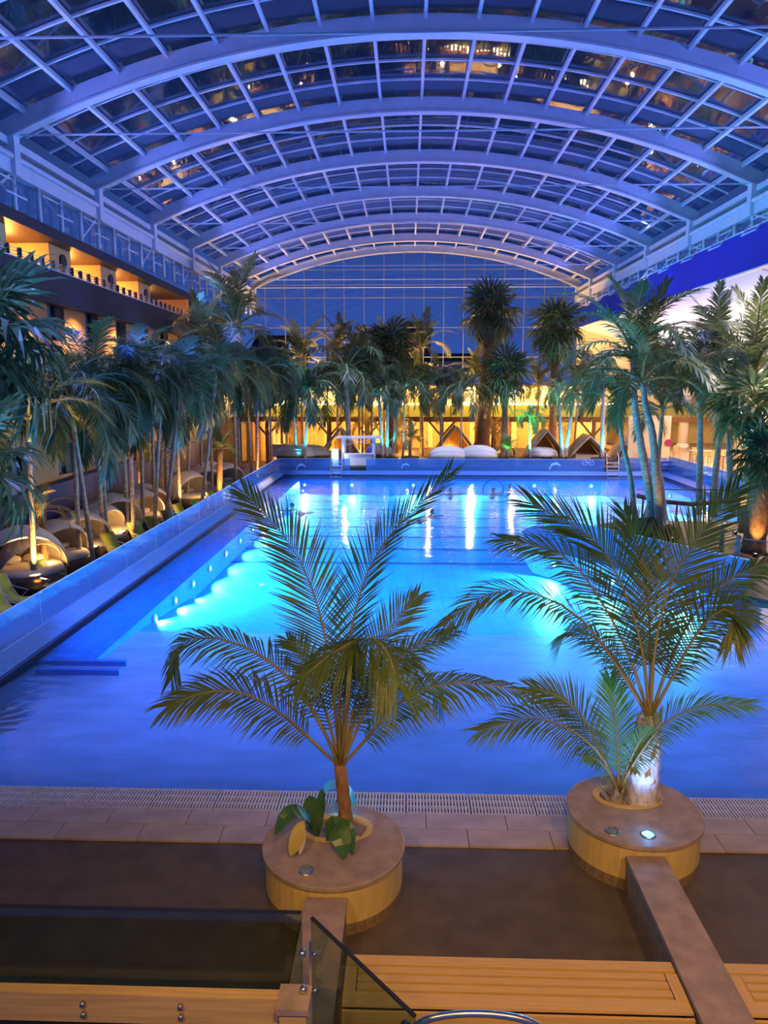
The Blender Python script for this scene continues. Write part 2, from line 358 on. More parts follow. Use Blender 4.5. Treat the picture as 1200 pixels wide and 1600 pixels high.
# coping: sloped band up to the glass
def coping(name, a, b, out, par=None):
    a = Vector(a); b = Vector(b); o = Vector(out)
    mb = MB(); k = [a, b]
    prof = [(0, -0.15), (0.0, 0.04), (0.42, 0.26), (0.62, 0.26), (0.62, -1.2), (0.0, -1.2)]
    vs = [p + o * d + Vector((0, 0, z)) for p in k for d, z in prof]; n = len(prof)
    mb.add(vs, [(i, (i + 1) % n, n + (i + 1) % n, n + i) for i in range(n)] + [tuple(range(n))[::-1], tuple(range(n, 2 * n))])
    o_ = mb.build(name, M['coping'], par)
    MB().bar(a + o * 0.01 + Vector((0, 0, 0.0)), b + o * 0.01 + Vector((0, 0, 0.0)), 0.10, 0.05).build('overflow_slot', M['navy'], o_)
    if not par: o_['kind'] = 'structure'
    return o_
coping('trim_coping_left', (X0, Y0 + 0.3, 0), (X0, Y1 + 0.5, 0), (-1, 0, 0))
coping('trim_coping_back', (X0 - 0.4, Y1, 0), (X1 + 0.4, Y1, 0), (0, 1, 0))
coping('trim_coping_right', (X1, 30, 0), (X1, Y1 + 0.5, 0), (1, 0, 0))
uwm = MB().lathe([(0.16, 0), (0.16, 0.05), (0.10, 0.07)], 12).mesh('underwater_lamp_ring', M['white'], True)
uwl = MB().lathe([(0.085, 0), (0.0, 0.03)], 12).mesh('lens', M['lampuw'], True)
ORD = 'one two three four five six seven eight nine ten'.split(); cnt = {}
for i, (x, y, ux, uy) in enumerate(UW):
    side = 'left' if ux == 1 else ('far' if uy == -1 else ('right' if uy == 0 else 'peninsula'))
    r = Vector((ux, uy, 0)).to_track_quat('Z', 'Y').to_euler()
    xx, yy = x, y
    o = link('underwater_lamp', uwm, None, (xx + 0.02 * ux, yy + 0.02 * uy, -0.55), r)
    cnt[side] = cnt.get(side, 0) + 1
    tag(o, 'round underwater lamp, number %s from the %s, in the %s' % (ORD[cnt[side] - 1], {'left': 'near end', 'far': 'left', 'right': 'near end', 'peninsula': 'far end'}[side], {'left': 'left ledge of the pool', 'far': 'far end ledge of the pool', 'right': 'right ledge of the pool', 'peninsula': 'slanting peninsula wall'}[side]), 'lamp', 'underwater lamps')
    link('lens', uwl, o, (0, 0, 0.07))
# ---- roof
XC, RR, RZ = 0.55, 37.5, -18.5
DA = 1.88 / 37.5; AMAX = math.asin(15.6 / 37.5)
def arc(a, r): return XC + r * math.sin(a), RZ + r * math.cos(a)
roof = MB()
for sx in (-1, 1):
    x = XC + sx * 15.75
    roof.box(x - 0.22, x + 0.22, 4, 74.6, 15.38, 15.65)
    roof.box(x - 0.10, x + 0.10, 4, 74.6, 15.02, 15.2)
ceiling = struct('ceiling', roof, M['steel'])
def arc_mesh(name, r0, r1, w, n, m, a0=-AMAX, a1=AMAX):
    mb = MB(); vs = []
    for i in range(n + 1):
        a = a0 + (a1 - a0) * i / n
        for r, y in ((r0, -w / 2), (r1, -w / 2), (r1, w / 2), (r0, w / 2)):
            x, z = arc(a, r); vs.append((x, y, z))
    fs = []
    for i in range(n):
        for j in range(4): fs.append((i * 4 + j, i * 4 + (j + 1) % 4, (i + 1) * 4 + (j + 1) % 4, (i + 1) * 4 + j))
    return mb.add(vs, fs).mesh(name, m)
RIBS = [29.6 + 7.85 * k for k in range(-3, 6)] + [74.4]
web = arc_mesh('arch_rib', 37.55, 38.15, 0.26, 48, M['steel'])
fl = arc_mesh('flange', 37.47, 37.55, 0.46, 48, M['steel'])
for y in RIBS:
    o = link('arch_rib', web, ceiling, (0, y, 0)); link('flange', fl, o)
    MB().tube([(XC - 15.2, y, 15.75), (XC + 15.2, y, 15.75)], 0.035, 6).build('tie_rod', M['steel'], ceiling)
    for sx in (-1, 1):
        MB().box(XC + sx * 15.6 - 0.3, XC + sx * 15.6 + 0.3, y - 0.22, y + 0.22, 14.3, 15.75).build('bearing_block', M['steel'], ceiling)
pur = MB().box(-0.06, 0.06, 0, 7.85, -0.12, 0.12).mesh('purlin', M['steel'])
purs = MB().box(-0.06, 0.06, 0, 74.4 - 68.85, -0.12, 0.12).mesh('purlin', M['steel'])
gb = arc_mesh('glazing_bar', 38.18, 38.26, 0.10, 40, M['steel'])
pane = MB().box(-0.92, 0.92, -0.96, 0.96, -0.012, 0.012).mesh('pane', M['roofglass'])
far = MB()
rnd = random.Random(3)
for bi in range(len(RIBS) - 1):
    y0, y1 = RIBS[bi], RIBS[bi + 1]; full = y1 - y0 > 7
    for i in range(-8, 9):
        x, z = arc(i * DA, 38.1)
        link('purlin', pur if full else purs, ceiling, (x, y0, z), (0, i * DA, 0))
    nrow = 4 if full else 3; h = (y1 - y0) / nrow
    for r in range(1, nrow): link('glazing_bar', gb, ceiling, (0, y0 + r * h, 0))
    for i in range(-9, 9):
        a = (i + 0.5) * DA; sc = 1.0
        if i in (-9, 8):
            a = math.copysign((8 * DA + AMAX) / 2, a); sc = (AMAX - 8 * DA) / DA
        for r in range(nrow):
            x, z = arc(a, 38.3); loc = Vector((x, y0 + (r + 0.5) * h, z))
            rot = (rnd.gauss(0, 0.004), a + rnd.gauss(0, 0.006), 0)
            if 21 < y0 < 46:
                link('pane', pane, ceiling, loc, rot, (sc, h / 1.9625, 1))
            else:
                from mathutils import Euler
                mt = Matrix.Translation(loc) @ Euler(rot).to_matrix().to_4x4() @ Matrix.Diagonal((sc, h / 1.9625, 1, 1))
                far.box(-0.92, 0.92, -0.96, 0.96, -0.012, 0.012, mt)
o = far.build('pane', M['roofglass'], ceiling); o['kind'] = 'stuff'
# ---- clerestories under the eaves
def clerestory(name, x, sx, z0, y0, y1):
    root = struct(name, MB().box(x - 0.22, x + 0.22, y0, y1, 14.35, 14.88), M['steel'])
    MB().tube([(x - sx * 0.25, y0, 14.98), (x - sx * 0.25, y1, 14.98)], 0.12, 8).build('duct', M['steel'], root, True)
    post = MB().tube([(0, 0, z0), (0, 0, 14.4)], 0.10, 8).mesh('post', M['steel'], True)
    brace = MB().tube([(0, 0, z0 + 0.1), (0, 1.7, 14.3)], 0.06, 6).mesh('brace', M['steel'], True)
    sash = MB().bar((0, 0, 0), (0, 1.5, 0), 0.06).bar((0, 0, 0), (sx * -0.55, 0, -0.75), 0.05).bar((0, 1.5, 0), (sx * -0.55, 1.5, -0.75), 0.05).bar((sx * -0.55, 0, -0.75), (sx * -0.55, 1.5, -0.75), 0.06).mesh('vent_sash', M['steel'])
    pn = MB().box(-0.01, 0.01, 0.03, 1.93, z0, 14.35).mesh('pane', M['wallglass'])
    k = 0; y = y0
    while y < y1 - 0.5:
        link('post', post, root, (x - sx * 0.12, y, 0))
        if k % 4 == 2: link('brace', brace, root, (x - sx * 0.12, y, 0))
        if k % 2 == 0: link('vent_sash', sash, root, (x - sx * 0.15, y + 0.25, 14.15))
        link('pane', pn, root, (x + sx * 0.12, y, 0))
        y += 1.9625; k += 1
    return root
clerestory('wall_left_clerestory', -15.15, -1, 13.05, 15.9, 74.4)
clerestory('wall_right_clerestory', 16.25, 1, 13.7, 15.9, 74.4)
# ---- glass end wall
ew = struct('wall_back', MB().box(-15.2, 16.3, 74.42, 74.58, 3.4, 3.7), M['steel'])
def roofz(x): return RZ + math.sqrt(37.5 ** 2 - (x - XC) ** 2)
zs = [3.7, 6.62, 9.2, 12.0, 14.8, 16.0, 17.4, 19.2]
xs = [XC + 0.9 + 1.92 * i for i in range(-9, 9)]
xs = [-15.1] + [x for x in xs if -14.6 < x < 15.6] + [16.2]
for x in xs[1:-1]:
    MB().box(x - 0.025, x + 0.025, 74.4, 74.52, 3.7, roofz(x)).build('mullion', M['thinsteel'], ew)
for z in zs[1:-1]:
    hw = 15.6 if z < 15.5 else math.sqrt(max(0, 37.5 ** 2 - (z - RZ) ** 2)) - 0.1
    MB().box(XC - hw, XC + hw, 74.36, 74.46, z - 0.03, z + 0.03).build('transom', M['thinsteel'], ew)
for i in range(len(xs) - 1):
    for k in range(len(zs) - 1):
        top = min(roofz(xs[i]), roofz(xs[i + 1])); z1 = min(zs[k + 1], top)
        if z1 - zs[k] > 0.1:
            MB().box(xs[i] + 0.03, xs[i + 1] - 0.03, 74.47, 74.49, zs[k] + 0.02, z1 - 0.02).build('pane', M['wallglass'], ew)
# ---- hotel wing along the left side
hotel = bpy.data.objects.new('wall_left', None); COL.objects.link(hotel); hotel['kind'] = 'structure'
hotel.location = (-15.0, 28.5, 0); hotel.rotation_euler = (0, 0, 0.036)
def H(name, mb, m, par=None): return mb.build(name, m, par or hotel)
H('roof_slab', MB().box(-3.2, 0.15, -14, 27.4, 12.6, 13.05), M['slate'])
H('balcony_parapet', MB().box(-0.25, 0.0, -14, 26.6, 9.95, 11.33), M['slate'])
H('balcony_floor', MB().box(-2.6, -0.25, -14, 27.0, 9.95, 10.15), M['slate'])
H('parapet_cap', MB().box(-0.3, 0.04, -14, 26.6, 11.33, 11.37), M['steel'])
H('wing_end', MB().box(-2.6, -0.05, 27.0, 27.3, 9.95, 12.6), M['alcove'])
y = -12.6
while y < 24:
    pier = H('balcony_pier', MB().box(-2.6, -0.5, y - 0.6, y + 1.7, 10.15, 12.6), M['alcove'])
    MB().lathe([(0.30, 0), (0.34, 0.05), (0.34, 0.08), (0.26, 0.08)], 20).build('porthole_ring', M['dark'], pier, loc=(-0.5, y + 0.75, 12.0), rot=(0, PI / 2, 0))
    MB().lathe([(0.27, 0.0), (0.27, 0.03), (0.0, 0.03)], 20).build('porthole_pane', M['winglass'], pier, loc=(-0.5, y + 0.75, 12.0), rot=(0, PI / 2, 0))
    H('balcony_back_wall', MB().box(-2.6, -2.4, y + 1.5, y + 5.6, 10.15, 12.6), M['alcove'])
    H('balcony_screen', MB().box(-2.4, -1.5, y + 1.5, y + 3.2, 10.15, 12.6), M['alcove'])
    d = H('balcony_door', MB().box(-1.55, -1.45, y + 2.2, y + 3.1, 10.15, 12.2), M['dark'])
    MB().box(-1.44, -1.42, y + 2.28, y + 3.0, 10.25, 12.1).build('door_pane', M['winglass'], d)
    if y > -8:
        p = hotel.matrix_basis @ Vector((-1.7, y + 4.3, 11.7))
        lamp('POINT', 'balcony_lamp', p, 300, (1.0, 0.42, 0.09), shadow_soft_size=0.08)
    y += 6.1
rail = MB()
for z in (11.48, 11.60, 11.72): rail.bar((-0.12, -14, z), (-0.12, 26.5, z), 0.025)
H('railing', rail, M['steel'])
lou = MB().box(-0.2, -0.05, -0.06, 0.06, 11.37, 11.78).mesh('rail_post', M['dark'])
y = -13.5
while y < 26: link('rail_post', lou, hotel, (0, y, 0)); y += 1.0
wy = [-12.5 + 4.2 * i for i in range(10)]
rows = [(2.5, 3.9), (5.6, 7.1), (8.45, 10.0)]
zc = TZ
for z0, z1 in rows:
    H('wall_band', MB().box(-0.8, -0.42, -14, 27, zc, z0), M['orange'])
    ys = [-14] + [v for w in wy for v in (w, w + 1.75)] + [27]
    for i in range(0, len(ys), 2):
        if ys[i + 1] - ys[i] > 0.05: H('wall_panel', MB().box(-0.8, -0.42, ys[i], ys[i + 1], z0, z1), M['orange'])
    for w in wy:
        f = H('window', MB().box(-0.8, -0.66, w, w + 0.07, z0, z1).box(-0.8, -0.5, w + 0.98, w + 1.75, z0, z1).box(-0.8, -0.66, w, w + 1.75, z0, z0 + 0.06), M['dark'])
        MB().box(-0.74, -0.70, w + 0.07, w + 0.98, z0 + 0.06, z1).build('window_pane', M['winglass'], f)
    zc = z1
H('base_strip', MB().box(-0.42, 0.15, -14, 27, TZ, 2.35), M['base'])
for k in range(6):
    p = hotel.matrix_basis @ Vector((0.9, -4 + 5.5 * k, 9.6))
    lamp('SPOT', 'facade_fill', p, 900, (1.0, 0.55, 0.2), hotel.matrix_basis @ Vector((-0.42, -4 + 5.5 * k, 7.0)), spot_size=2.3, spot_blend=0.9, shadow_soft_size=0.1)  # added warm fill to brighten the hotel wall
struct('wall_left_far', MB().box(-16.6, -16.3, 55.5, 74.5, TZ, 13.05), M['slate'])
# ---- right side: blue fascia, open bar hall behind it
fas = struct('wall_right_fascia', MB().box(16.0, 16.2, 16, 74.3, 11.85, 13.72), M['ultra'])
MB().box(15.95, 16.25, 16, 74.3, 11.78, 11.85).build('edge_profile', M['white'], fas)
MB().box(15.95, 16.25, 16, 74.3, 13.72, 13.78).build('edge_profile', M['white'], fas)
hc = struct('ceiling_bar', MB().add([(16.2, 16, 12.02), (40, 16, 6.3), (40, 75, 6.3), (16.2, 75, 12.02), (16.2, 16, 12.12), (40, 16, 6.4), (40, 75, 6.4), (16.2, 75, 12.12)], [(0, 1, 2, 3), (4, 7, 6, 5), (0, 4, 5, 1), (1, 5, 6, 2), (2, 6, 7, 3), (3, 7, 4, 0)]), M['dark'])
slope = -(12.02 - 6.3) / (40 - 16.2)
for i in range(8):
    for j in range(5):
        xa, xb = 16.25 + j * 4.75, 16.25 + (j + 1) * 4.75 - 0.08
        ya, yb = 14.0 + i * 7.65, 14.0 + (i + 1) * 7.65 - 0.14
        za, zb = 11.98 + (xa - 16.2) * slope, 11.98 + (xb - 16.2) * slope
        vs = [(xa, ya, za), (xb, ya, zb), (xb, yb, zb), (xa, yb, za)]
        vs += [(a, b, c - 0.08) for a, b, c in vs]
        MB().add(vs, [(0, 1, 2, 3), (4, 7, 6, 5), (0, 4, 5, 1), (1, 5, 6, 2), (2, 6, 7, 3), (3, 7, 4, 0)]).build('ceiling_panel', M['ceil'], hc)
struct('wall_right', MB().box(39.6, 40, 16, 75, 0.9, 6.4), M['cream'])
struct('wall_right_end', MB().box(16.3, 40, 74.6, 75, TZ, 12.0), M['cream'])
for x, y in ((25.2, 54.0), (25.2, 69.7), (25.2, 38.3)):
    c = struct('trim_column', MB().tube([(x, y, 0.9), (x, y, 9.9)], 0.42, 20), M['white'], smooth=True)
    MB().lathe([(0.55, 0.9), (0.55, 1.15), (0.46, 1.25)], 20, (x, y, 0)).build('column_foot', M['white'], c)
    MB().bar((x - 2.2, y, 9.6), (x + 2.2, y, 8.7), 0.16).build('column_arm', M['steel'], c)
for y in (30, 37, 44, 52, 60, 68):
    lamp('SPOT', 'ceiling_washer', (20.5, y, 6.2), 2300, (0.86, 0.76, 1.0), (24, y, 12), spot_size=2.6, spot_blend=0.8, shadow_soft_size=0.3)
for x, y in ((23, 50), (27, 47), (27, 55), (24, 60)):
    lamp('POINT', 'bar_lamp', (x, y, 4.6), 1500, WARM, shadow_soft_size=0.12)
# ---- gallery along the back
gal = struct('floor_gallery', MB().box(-16.2, 36, 69.0, 74.3, 3.40, 3.62), M['darkwood'])
MB().box(-16.2, 36, 68.9, 69.0, 3.2, 3.66).build('edge_beam', M['darkwood'], gal)
pnl = MB().box(0.04, 1.9, -0.03, 0.03, 0.0, 1.05).mesh('reed_panel', M['net'])
pst = MB().box(-0.04, 0.04, -0.05, 0.05, 0, 1.15).mesh('rail_post', M['darkwood'])
for i in range(-8, 17):
    link('reed_panel', pnl, gal, (i * 1.94, 69.1, 3.64)); link('rail_post', pst, gal, (i * 1.94, 69.1, 3.62))
ub = struct('wall_gallery', MB().box(-16.2, 36, 73.7, 74.2, 3.62, 6.35), M['cream'])
for i, px in enumerate((560, 640, 695, 760, 830, 890)):
    x = at(px, 620, 73.6).x
    nic = MB(); n = 10
    vs = [(x - 0.9, 73.66, 3.65), (x + 0.9, 73.66, 3.65)] + [(x + 0.9 * math.cos(PI * k / n), 73.66, 5.0 + 0.75 * math.sin(PI * k / n)) for k in range(n + 1)]
    vs2 = [(a, 73.56, c) for a, b, c in vs]; q = len(vs)
    nic.add(vs + vs2, [tuple(range(q)), tuple(range(q, 2 * q))[::-1]] + [(k, (k + 1) % q, q + (k + 1) % q, q + k) for k in range(q)])
    nic.build('arched_panel', M['amber'] if i % 2 else M['thatch'], ub)
MB().box(5.2, 6.3, 73.55, 73.7, 4.95, 5.75).build('shop_window', M['dark'], ub)
MB().box(-16.2, 36, 72.6, 74.25, 6.35, 6.5).build('canopy', M['darkwood'], ub)
lw = struct('wall_under_gallery', MB().box(-16.2, 19, 72.6, 72.9, TZ, 3.4), M['cream'])
for i in range(17):
    x = -15.6 + i * 2.0
    mb = MB(); n = 9; vs = []
    for k in range(n):
        xx = x + 1.5 * k / (n - 1); yy = 72.5 - 0.10 * (k % 2); vs += [(xx, yy, TZ + 0.02), (xx, yy, 3.1)]
    mb.add(vs, [(2 * k, 2 * k + 2, 2 * k + 3, 2 * k + 1) for k in range(n - 1)])
    mb.build('curtain', M[('amber', 'thatch', 'cream', 'thatch', 'darkwood')[i * 7 % 5]], lw)
for x in range(-14, 18, 4):
    lamp('POINT', 'gallery_lamp', (x, 71.2, 5.2), 2000, (1.0, 0.62, 0.22), shadow_soft_size=0.1)
    lamp('POINT', 'under_gallery_lamp', (x + 2, 69.8, 2.6), 850, (1.0, 0.50, 0.12), shadow_soft_size=0.1)
for x in (-10.5, -7, -3.5, 0, 3.5, 7, 10.5, 14):
    lamp('POINT', 'shrub_fill', (x, 64.0, 1.1), 150, (1.0, 0.55, 0.14), shadow_soft_size=0.1)  # added warm fill lighting the shrubs from the pool side
pl = MB().box(-0.17, 0.17, -0.17, 0.17, TZ, 3.4).mesh('timber_post', M['darkwood'])
br = MB().bar((0, 0, 1.9), (1.25, 0, 3.35), 0.18).bar((0, 0, 1.9), (-1.25, 0, 3.35), 0.18).mesh('brace', M['darkwood'])
for px in (418, 515, 575, 690, 772, 848, 926, 1000):
    o = link('timber_post', pl, gal, (at(px, 680, 68.7).x, 68.7, 0)); link('brace', br, o)
ls = thing('light_string', 'continuous string of warm white bulbs along the gallery rail', 'string lights', (0, 69.0, 4.82))
MB().tube([(-16, 0, 0), (19, 0, 0)], 0.025, 6).build('cable', M['dark'], ls)
bulb = MB().lathe([(0.0, -0.07), (0.09, -0.03), (0.09, 0.03), (0.0, 0.07)], 8).mesh('bulb', M['string'], True)
rnd = random.Random(5)
for i in range(105): link('bulb', bulb, ls, (-15.8 + i * 0.333, -0.03, rnd.uniform(-0.03, 0.03)))
# ---- ground and far houses outside the end glass
struct('floor_outside', MB().box(-120, 120, 75.2, 260, -2, -1.2), M['terrace'])
def house(label, px0, px1, pye, pyr, Y, gable, wallm):
    a = at(px0, pye, Y); b = at(px1, pyr, Y); zt, zr = a.z, b.z
    t = thing('far_house', label, 'house', ((a.x + b.x) / 2, Y, -1.2)); hw = (b.x - a.x) / 2; d = 4.0
    MB().box(-hw, hw, -d, d, 0, zt + 1.2).build('wall', wallm, t)
    o = MB(); e = hw + 0.4; z0 = zt + 1.2; z1 = zr + 1.2
    o.add([(-e, -d - .4, z0), (e, -d - .4, z0), (e, d + .4, z0), (-e, d + .4, z0), (-e * gable, 0, z1), (e * gable, 0, z1)], [(0, 1, 5, 4), (2, 3, 4, 5), (1, 2, 5), (3, 0, 4), (3, 2, 1, 0)])
    o.build('roof', M['roofdark'], t)
    for k in (-0.5, 0.1, 0.6):
        f = MB().box(hw * k - 0.5, hw * k + 0.5, -d - 0.08, -d, z0 - 2.2, z0 - 0.8).build('window', M['white'], t)
        MB().box(hw * k - 0.42, hw * k + 0.42, -d - 0.1, -d - 0.07, z0 - 2.12, z0 - 0.88).build('window_pane', M['winglass'], f)
house('dark hip-roofed house beyond the left of the end glass', 396, 476, 560, 524, 110, 0.75, M['slate'])
house('low dark house behind the palms right of it beyond the glass', 632, 672, 520, 502, 118, 0.8, M['slate'])
house('pale house with dark roof beyond the glass left of the tall fan palm', 678, 738, 566, 552, 112, 0.85, M['white'])

# ================================================================ PALMS
DOWN = Vector((0, 0, -1))
def leaflet(mb, p, d, n, L, w, droop):
    wd = d.cross(n)
    if wd.length < 1e-3: wd = d.cross(Vector((1, 0, 0)))
    wd = wd.normalized() * w / 2
    mid = p + d * L * 0.5 + DOWN * droop * 0.10 * L; tip = p + d * L * (1 - 0.12 * droop) + DOWN * droop * 0.5 * L
    mb.add([p - wd * 0.6, p + wd * 0.6, mid + wd, mid - wd, tip], [(0, 1, 2, 3), (3, 2, 4)])
def spline(pts, n):
    pts = [Vector(p) for p in pts]; P = [pts[0] * 2 - pts[1]] + pts + [pts[-1] * 2 - pts[-2]]; out = []
    for i in range(n + 1):
        u = i / n * (len(pts) - 1); k = min(int(u), len(pts) - 2); t = u - k
        a, b, c, d = P[k:k + 4]
        out.append(0.5 * ((2 * b) + (c - a) * t + (2 * a - 5 * b + 4 * c - d) * t * t + (3 * b - a - 3 * c + d) * t ** 3))
    return out
def feather(name, path, N, m, n=40, L=0.6, w=0.035, t0=0.18, sweep=(65, 25), droop=0.4, vee=0.35, rad=0.02, plume=0.0, ribmat=None, rnd=None, tipL=0.45):
    """one pinnate leaf: rachis tube plus two ranks of leaflets, in the space of path; returns leaf mesh and rib mesh"""
    rnd = rnd or random
    K = max(12, n); P = spline(path, K)
    Nf = N if callable(N) else (lambda t: N)
    rb = MB().tube([P[i] for i in range(0, K + 1, max(1, K // 9))], [rad * (1.25 - 1.0 * i / 9) for i in range(len(range(0, K + 1, max(1, K // 9))))], 5)
    mb = MB()
    for i in range(int(K * t0), K + 1):
        t = i / K; T = (P[min(i + 1, K)] - P[max(i - 1, 0)]).normalized(); s = (t - t0) / (1 - t0)
        nn = Vector(Nf(t)); nn = (nn - T * nn.dot(T)); nn = nn.normalized() if nn.length > 1e-4 else Vector((0, 0, 1))
        Bv = T.cross(nn)
        env = min(1, 0.45 + 2.2 * s) * (1 - (1 - tipL) * max(0, (s - 0.45) / 0.55) ** 1.6)
        ph = math.radians(sweep[0] + (sweep[1] - sweep[0]) * s)
        for sg in (-1, 1):
            v = vee + rnd.uniform(-plume, plume)
            side = (Bv * sg * math.cos(v) + nn * math.sin(v))
            d = (T * math.cos(ph) + side * math.sin(ph)).normalized()
            d = (d + Vector((rnd.gauss(0, 0.05), rnd.gauss(0, 0.05), rnd.gauss(0, 0.05)))).normalized()
            leaflet(mb, P[i], d, nn, L * env * rnd.uniform(0.88, 1.08), w, droop * rnd.uniform(0.7, 1.3))
    return mb.mesh(name, m), rb.mesh('rachis', ribmat or M['rib'], True)
def arch_path(L, a0, a1, n=8, side=0.0):
    """planar arch in XZ starting at the origin, elevation going from a0 to a1 degrees"""
    p = Vector((0, 0, 0)); out = [p.copy()]
    for i in range(n):
        t = (i + 0.5) / n; a = math.radians(a0 + (a1 - a0) * t ** 1.15)
        p = p + Vector((math.cos(a), side * t, math.sin(a))) * (L / n); out.append(p.copy())
    return out
rnd = random.Random(11)
UPN = lambda t: Vector((0, 0, 1))
def variants(m, specs, **kw):
    out = []
    for L, a0, a1, sd in specs:
        def N(t, a0=a0, a1=a1):
            a = math.radians(a0 + (a1 - a0) * t); return Vector((-math.sin(a), 0, math.cos(a)))
        out.append(feather('frond', arch_path(L, a0, a1, side=sd), N, m, rnd=rnd, **kw))
    return out
# drooping plumed fronds (row palms): up, over, hanging
ROW = variants(M['leafd'], [(1.0, 76, -50, 0.05), (1.0, 62, -85, -0.05), (1.0, 52, -105, 0.08), (1.0, 40, -118, -0.06), (1.0, 20, -122, 0.05)],
               n=52, L=0.27, w=0.018, t0=0.10, droop=0.6, vee=0.2, plume=0.6, rad=0.014, ribmat=M['shaft'])
# open feather fronds (big palms on the right)
OPEN = variants(M['leaf'], [(1.0, 88, 45, 0.04), (1.0, 78, 5, -0.06), (1.0, 65, -30, 0.06), (1.0, 48, -62, -0.05), (1.0, 22, -85, 0.05)],
                n=48, L=0.27, w=0.017, t0=0.16, droop=0.5, vee=0.25, plume=0.12, rad=0.012)
# small date-like palms lit amber
DATE = variants(M['yellow'], [(1.0, 80, 0, 0.05), (1.0, 60, -50, -0.05), (1.0, 40, -80, 0.05), (1.0, 15, -95, 0)],
                n=40, L=0.24, w=0.015, t0=0.10, droop=0.6, vee=0.25, plume=0.2, rad=0.012)
def fan_mesh(name, m, L, pet, nseg=26, spread=150, droop=0.35, w=0.046):
    """palmate leaf: petiole along +X then a pleated fan of segments"""
    mb = MB(); hub = Vector((pet, 0, 0))
    for i in range(nseg):
        a = math.radians(-spread + 2 * spread * (i + 0.5) / nseg)
        d = Vector((math.cos(a), math.sin(a), 0.10 * (1 if i % 2 else -1)))
        l = L * (1 - 0.28 * abs(a) / PI) * rnd.uniform(0.92, 1.05)
        n = Vector((0, 0, 1)); wd = d.cross(n).normalized()
        p1 = hub + d * l * 0.08; p2 = hub + d * l * 0.55 + DOWN * 0.06 * l; p3 = hub + d * l * 0.8 + DOWN * (0.08 + droop * 0.45) * l; tip = hub + d * l * 0.92 + DOWN * (0.12 + droop) * l
        ww = l * w
        z = Vector((0, 0, 0.02 * l * (1 if i % 2 else -1)))
        mb.add([p1 - wd * ww * 0.2, p1 + wd * ww * 0.2, p2 + wd * ww + z, p2 - wd * ww - z, p3 + wd * ww * 0.55, p3 - wd * ww * 0.55, tip], [(0, 1, 2, 3), (3, 2, 4, 5), (5, 4, 6)])
    rb = MB().tube([(0, 0, 0), (pet * 0.5, 0, 0.03), (pet, 0, 0), (pet + L * 0.2, 0, -0.01)], [0.022, 0.018, 0.014, 0.004], 5)
    return mb.mesh(name, m), rb.mesh('petiole', M['rib'], True)
FAN = [fan_mesh('fan_leaf', M['leafd'], 0.62, 0.42, droop=d) for d in (0.15, 0.35, 0.6)]
FANL = [fan_mesh('fan_leaf', M['leaf'], 0.62, 0.42, droop=d) for d in (0.15, 0.35, 0.6)]
TRUNKS = {}
def trunk(parent, base, top, r0, r1, m, bend=0.0, ring=0.12, n=10, name='trunk'):
    b = Vector(base); t = Vector(top); L = (t - b).length; k = max(4, min(26, int(L / ring / 2)))
    pts = []; rad = []
    mid = (b + t) / 2 + Vector((bend, 0, 0))
    for i in range(k + 1):
        u = i / k; p = b * (1 - u) ** 2 + mid * 2 * u * (1 - u) + t * u * u
        r = r0 + (r1 - r0) * u + 0.35 * r0 * max(0, 1 - u * 9)
        pts.append(p); rad.append(r * (1.0 if i % 2 else 1.10))
    return MB().tube(pts, rad, n).build(name, m, parent, True)
def crown(parent, c, kinds, n, size, el=(0, 1), seed=0):
    r = random.Random(seed)
    for i in range(n):
        u = (i + 0.5) / n; k = min(len(kinds) - 1, int(len(kinds) * (el[0] + (el[1] - el[0]) * u)))
        az = i * 2.39996 + r.uniform(-0.25, 0.25) + seed
        wx = parent.location.x + c[0] + 14.9                        # keep the leaves clear of the hotel front
        if parent.location.x < -9.6 and wx + 0.6 * size * math.cos(az) < 0:
            az = math.copysign(math.acos(max(-1.0, min(1.0, -wx / (0.6 * size)))), math.sin(az))
        lm, rm = kinds[k]
        o = link('frond', lm, parent, c, (r.gauss(0, 0.10), r.gauss(0, 0.07), az), size * r.uniform(0.88, 1.12))
        link('rachis', rm, o)
def fan_crown(parent, c, kinds, n, size, seed=0, lo=-55, hi=75):
    r = random.Random(seed)
    for i in range(n):
        u = (i + 0.5) / n; el = math.radians(hi + (lo - hi) * u + r.uniform(-8, 8)); az = i * 2.39996 + r.uniform(-0.2, 0.2) + seed
        k = min(2, int(u * 3)); lm, rm = kinds[k]
        o = link('fan_leaf', lm, parent, c, (0, -el, az), size * r.uniform(0.9, 1.12))
        link('petiole', rm, o)
can = MB().lathe([(0.10, 0), (0.10, 0.16), (0.085, 0.16), (0.08, 0.13)], 10).mesh('uplight', M['dark'], True)
lensm = {k: MB().lathe([(0.08, 0), (0, 0.012)], 10).mesh('lens', M[v]) for k, v in dict(warm='lampwarm', cyan='lampcyan', green='lampgreen').items()}
def uplight(loc, kind, power, target, label, size=1.1):
    o = link('uplight', can, None, loc); tag(o, label, 'spotlight', 'ground spotlights at the palm feet')
    link('lens', lensm[kind], o, (0, 0, 0.135))
    col = {'warm': (1.0, 0.55, 0.16), 'cyan': (0.03, 0.60, 1.0), 'green': (0.05, 1.0, 0.28)}[kind]
    lamp('SPOT', 'uplight_beam', Vector(loc) + Vector((0, 0, 0.2)), power, col, target, spot_size=size, spot_blend=0.7, shadow_soft_size=0.06)

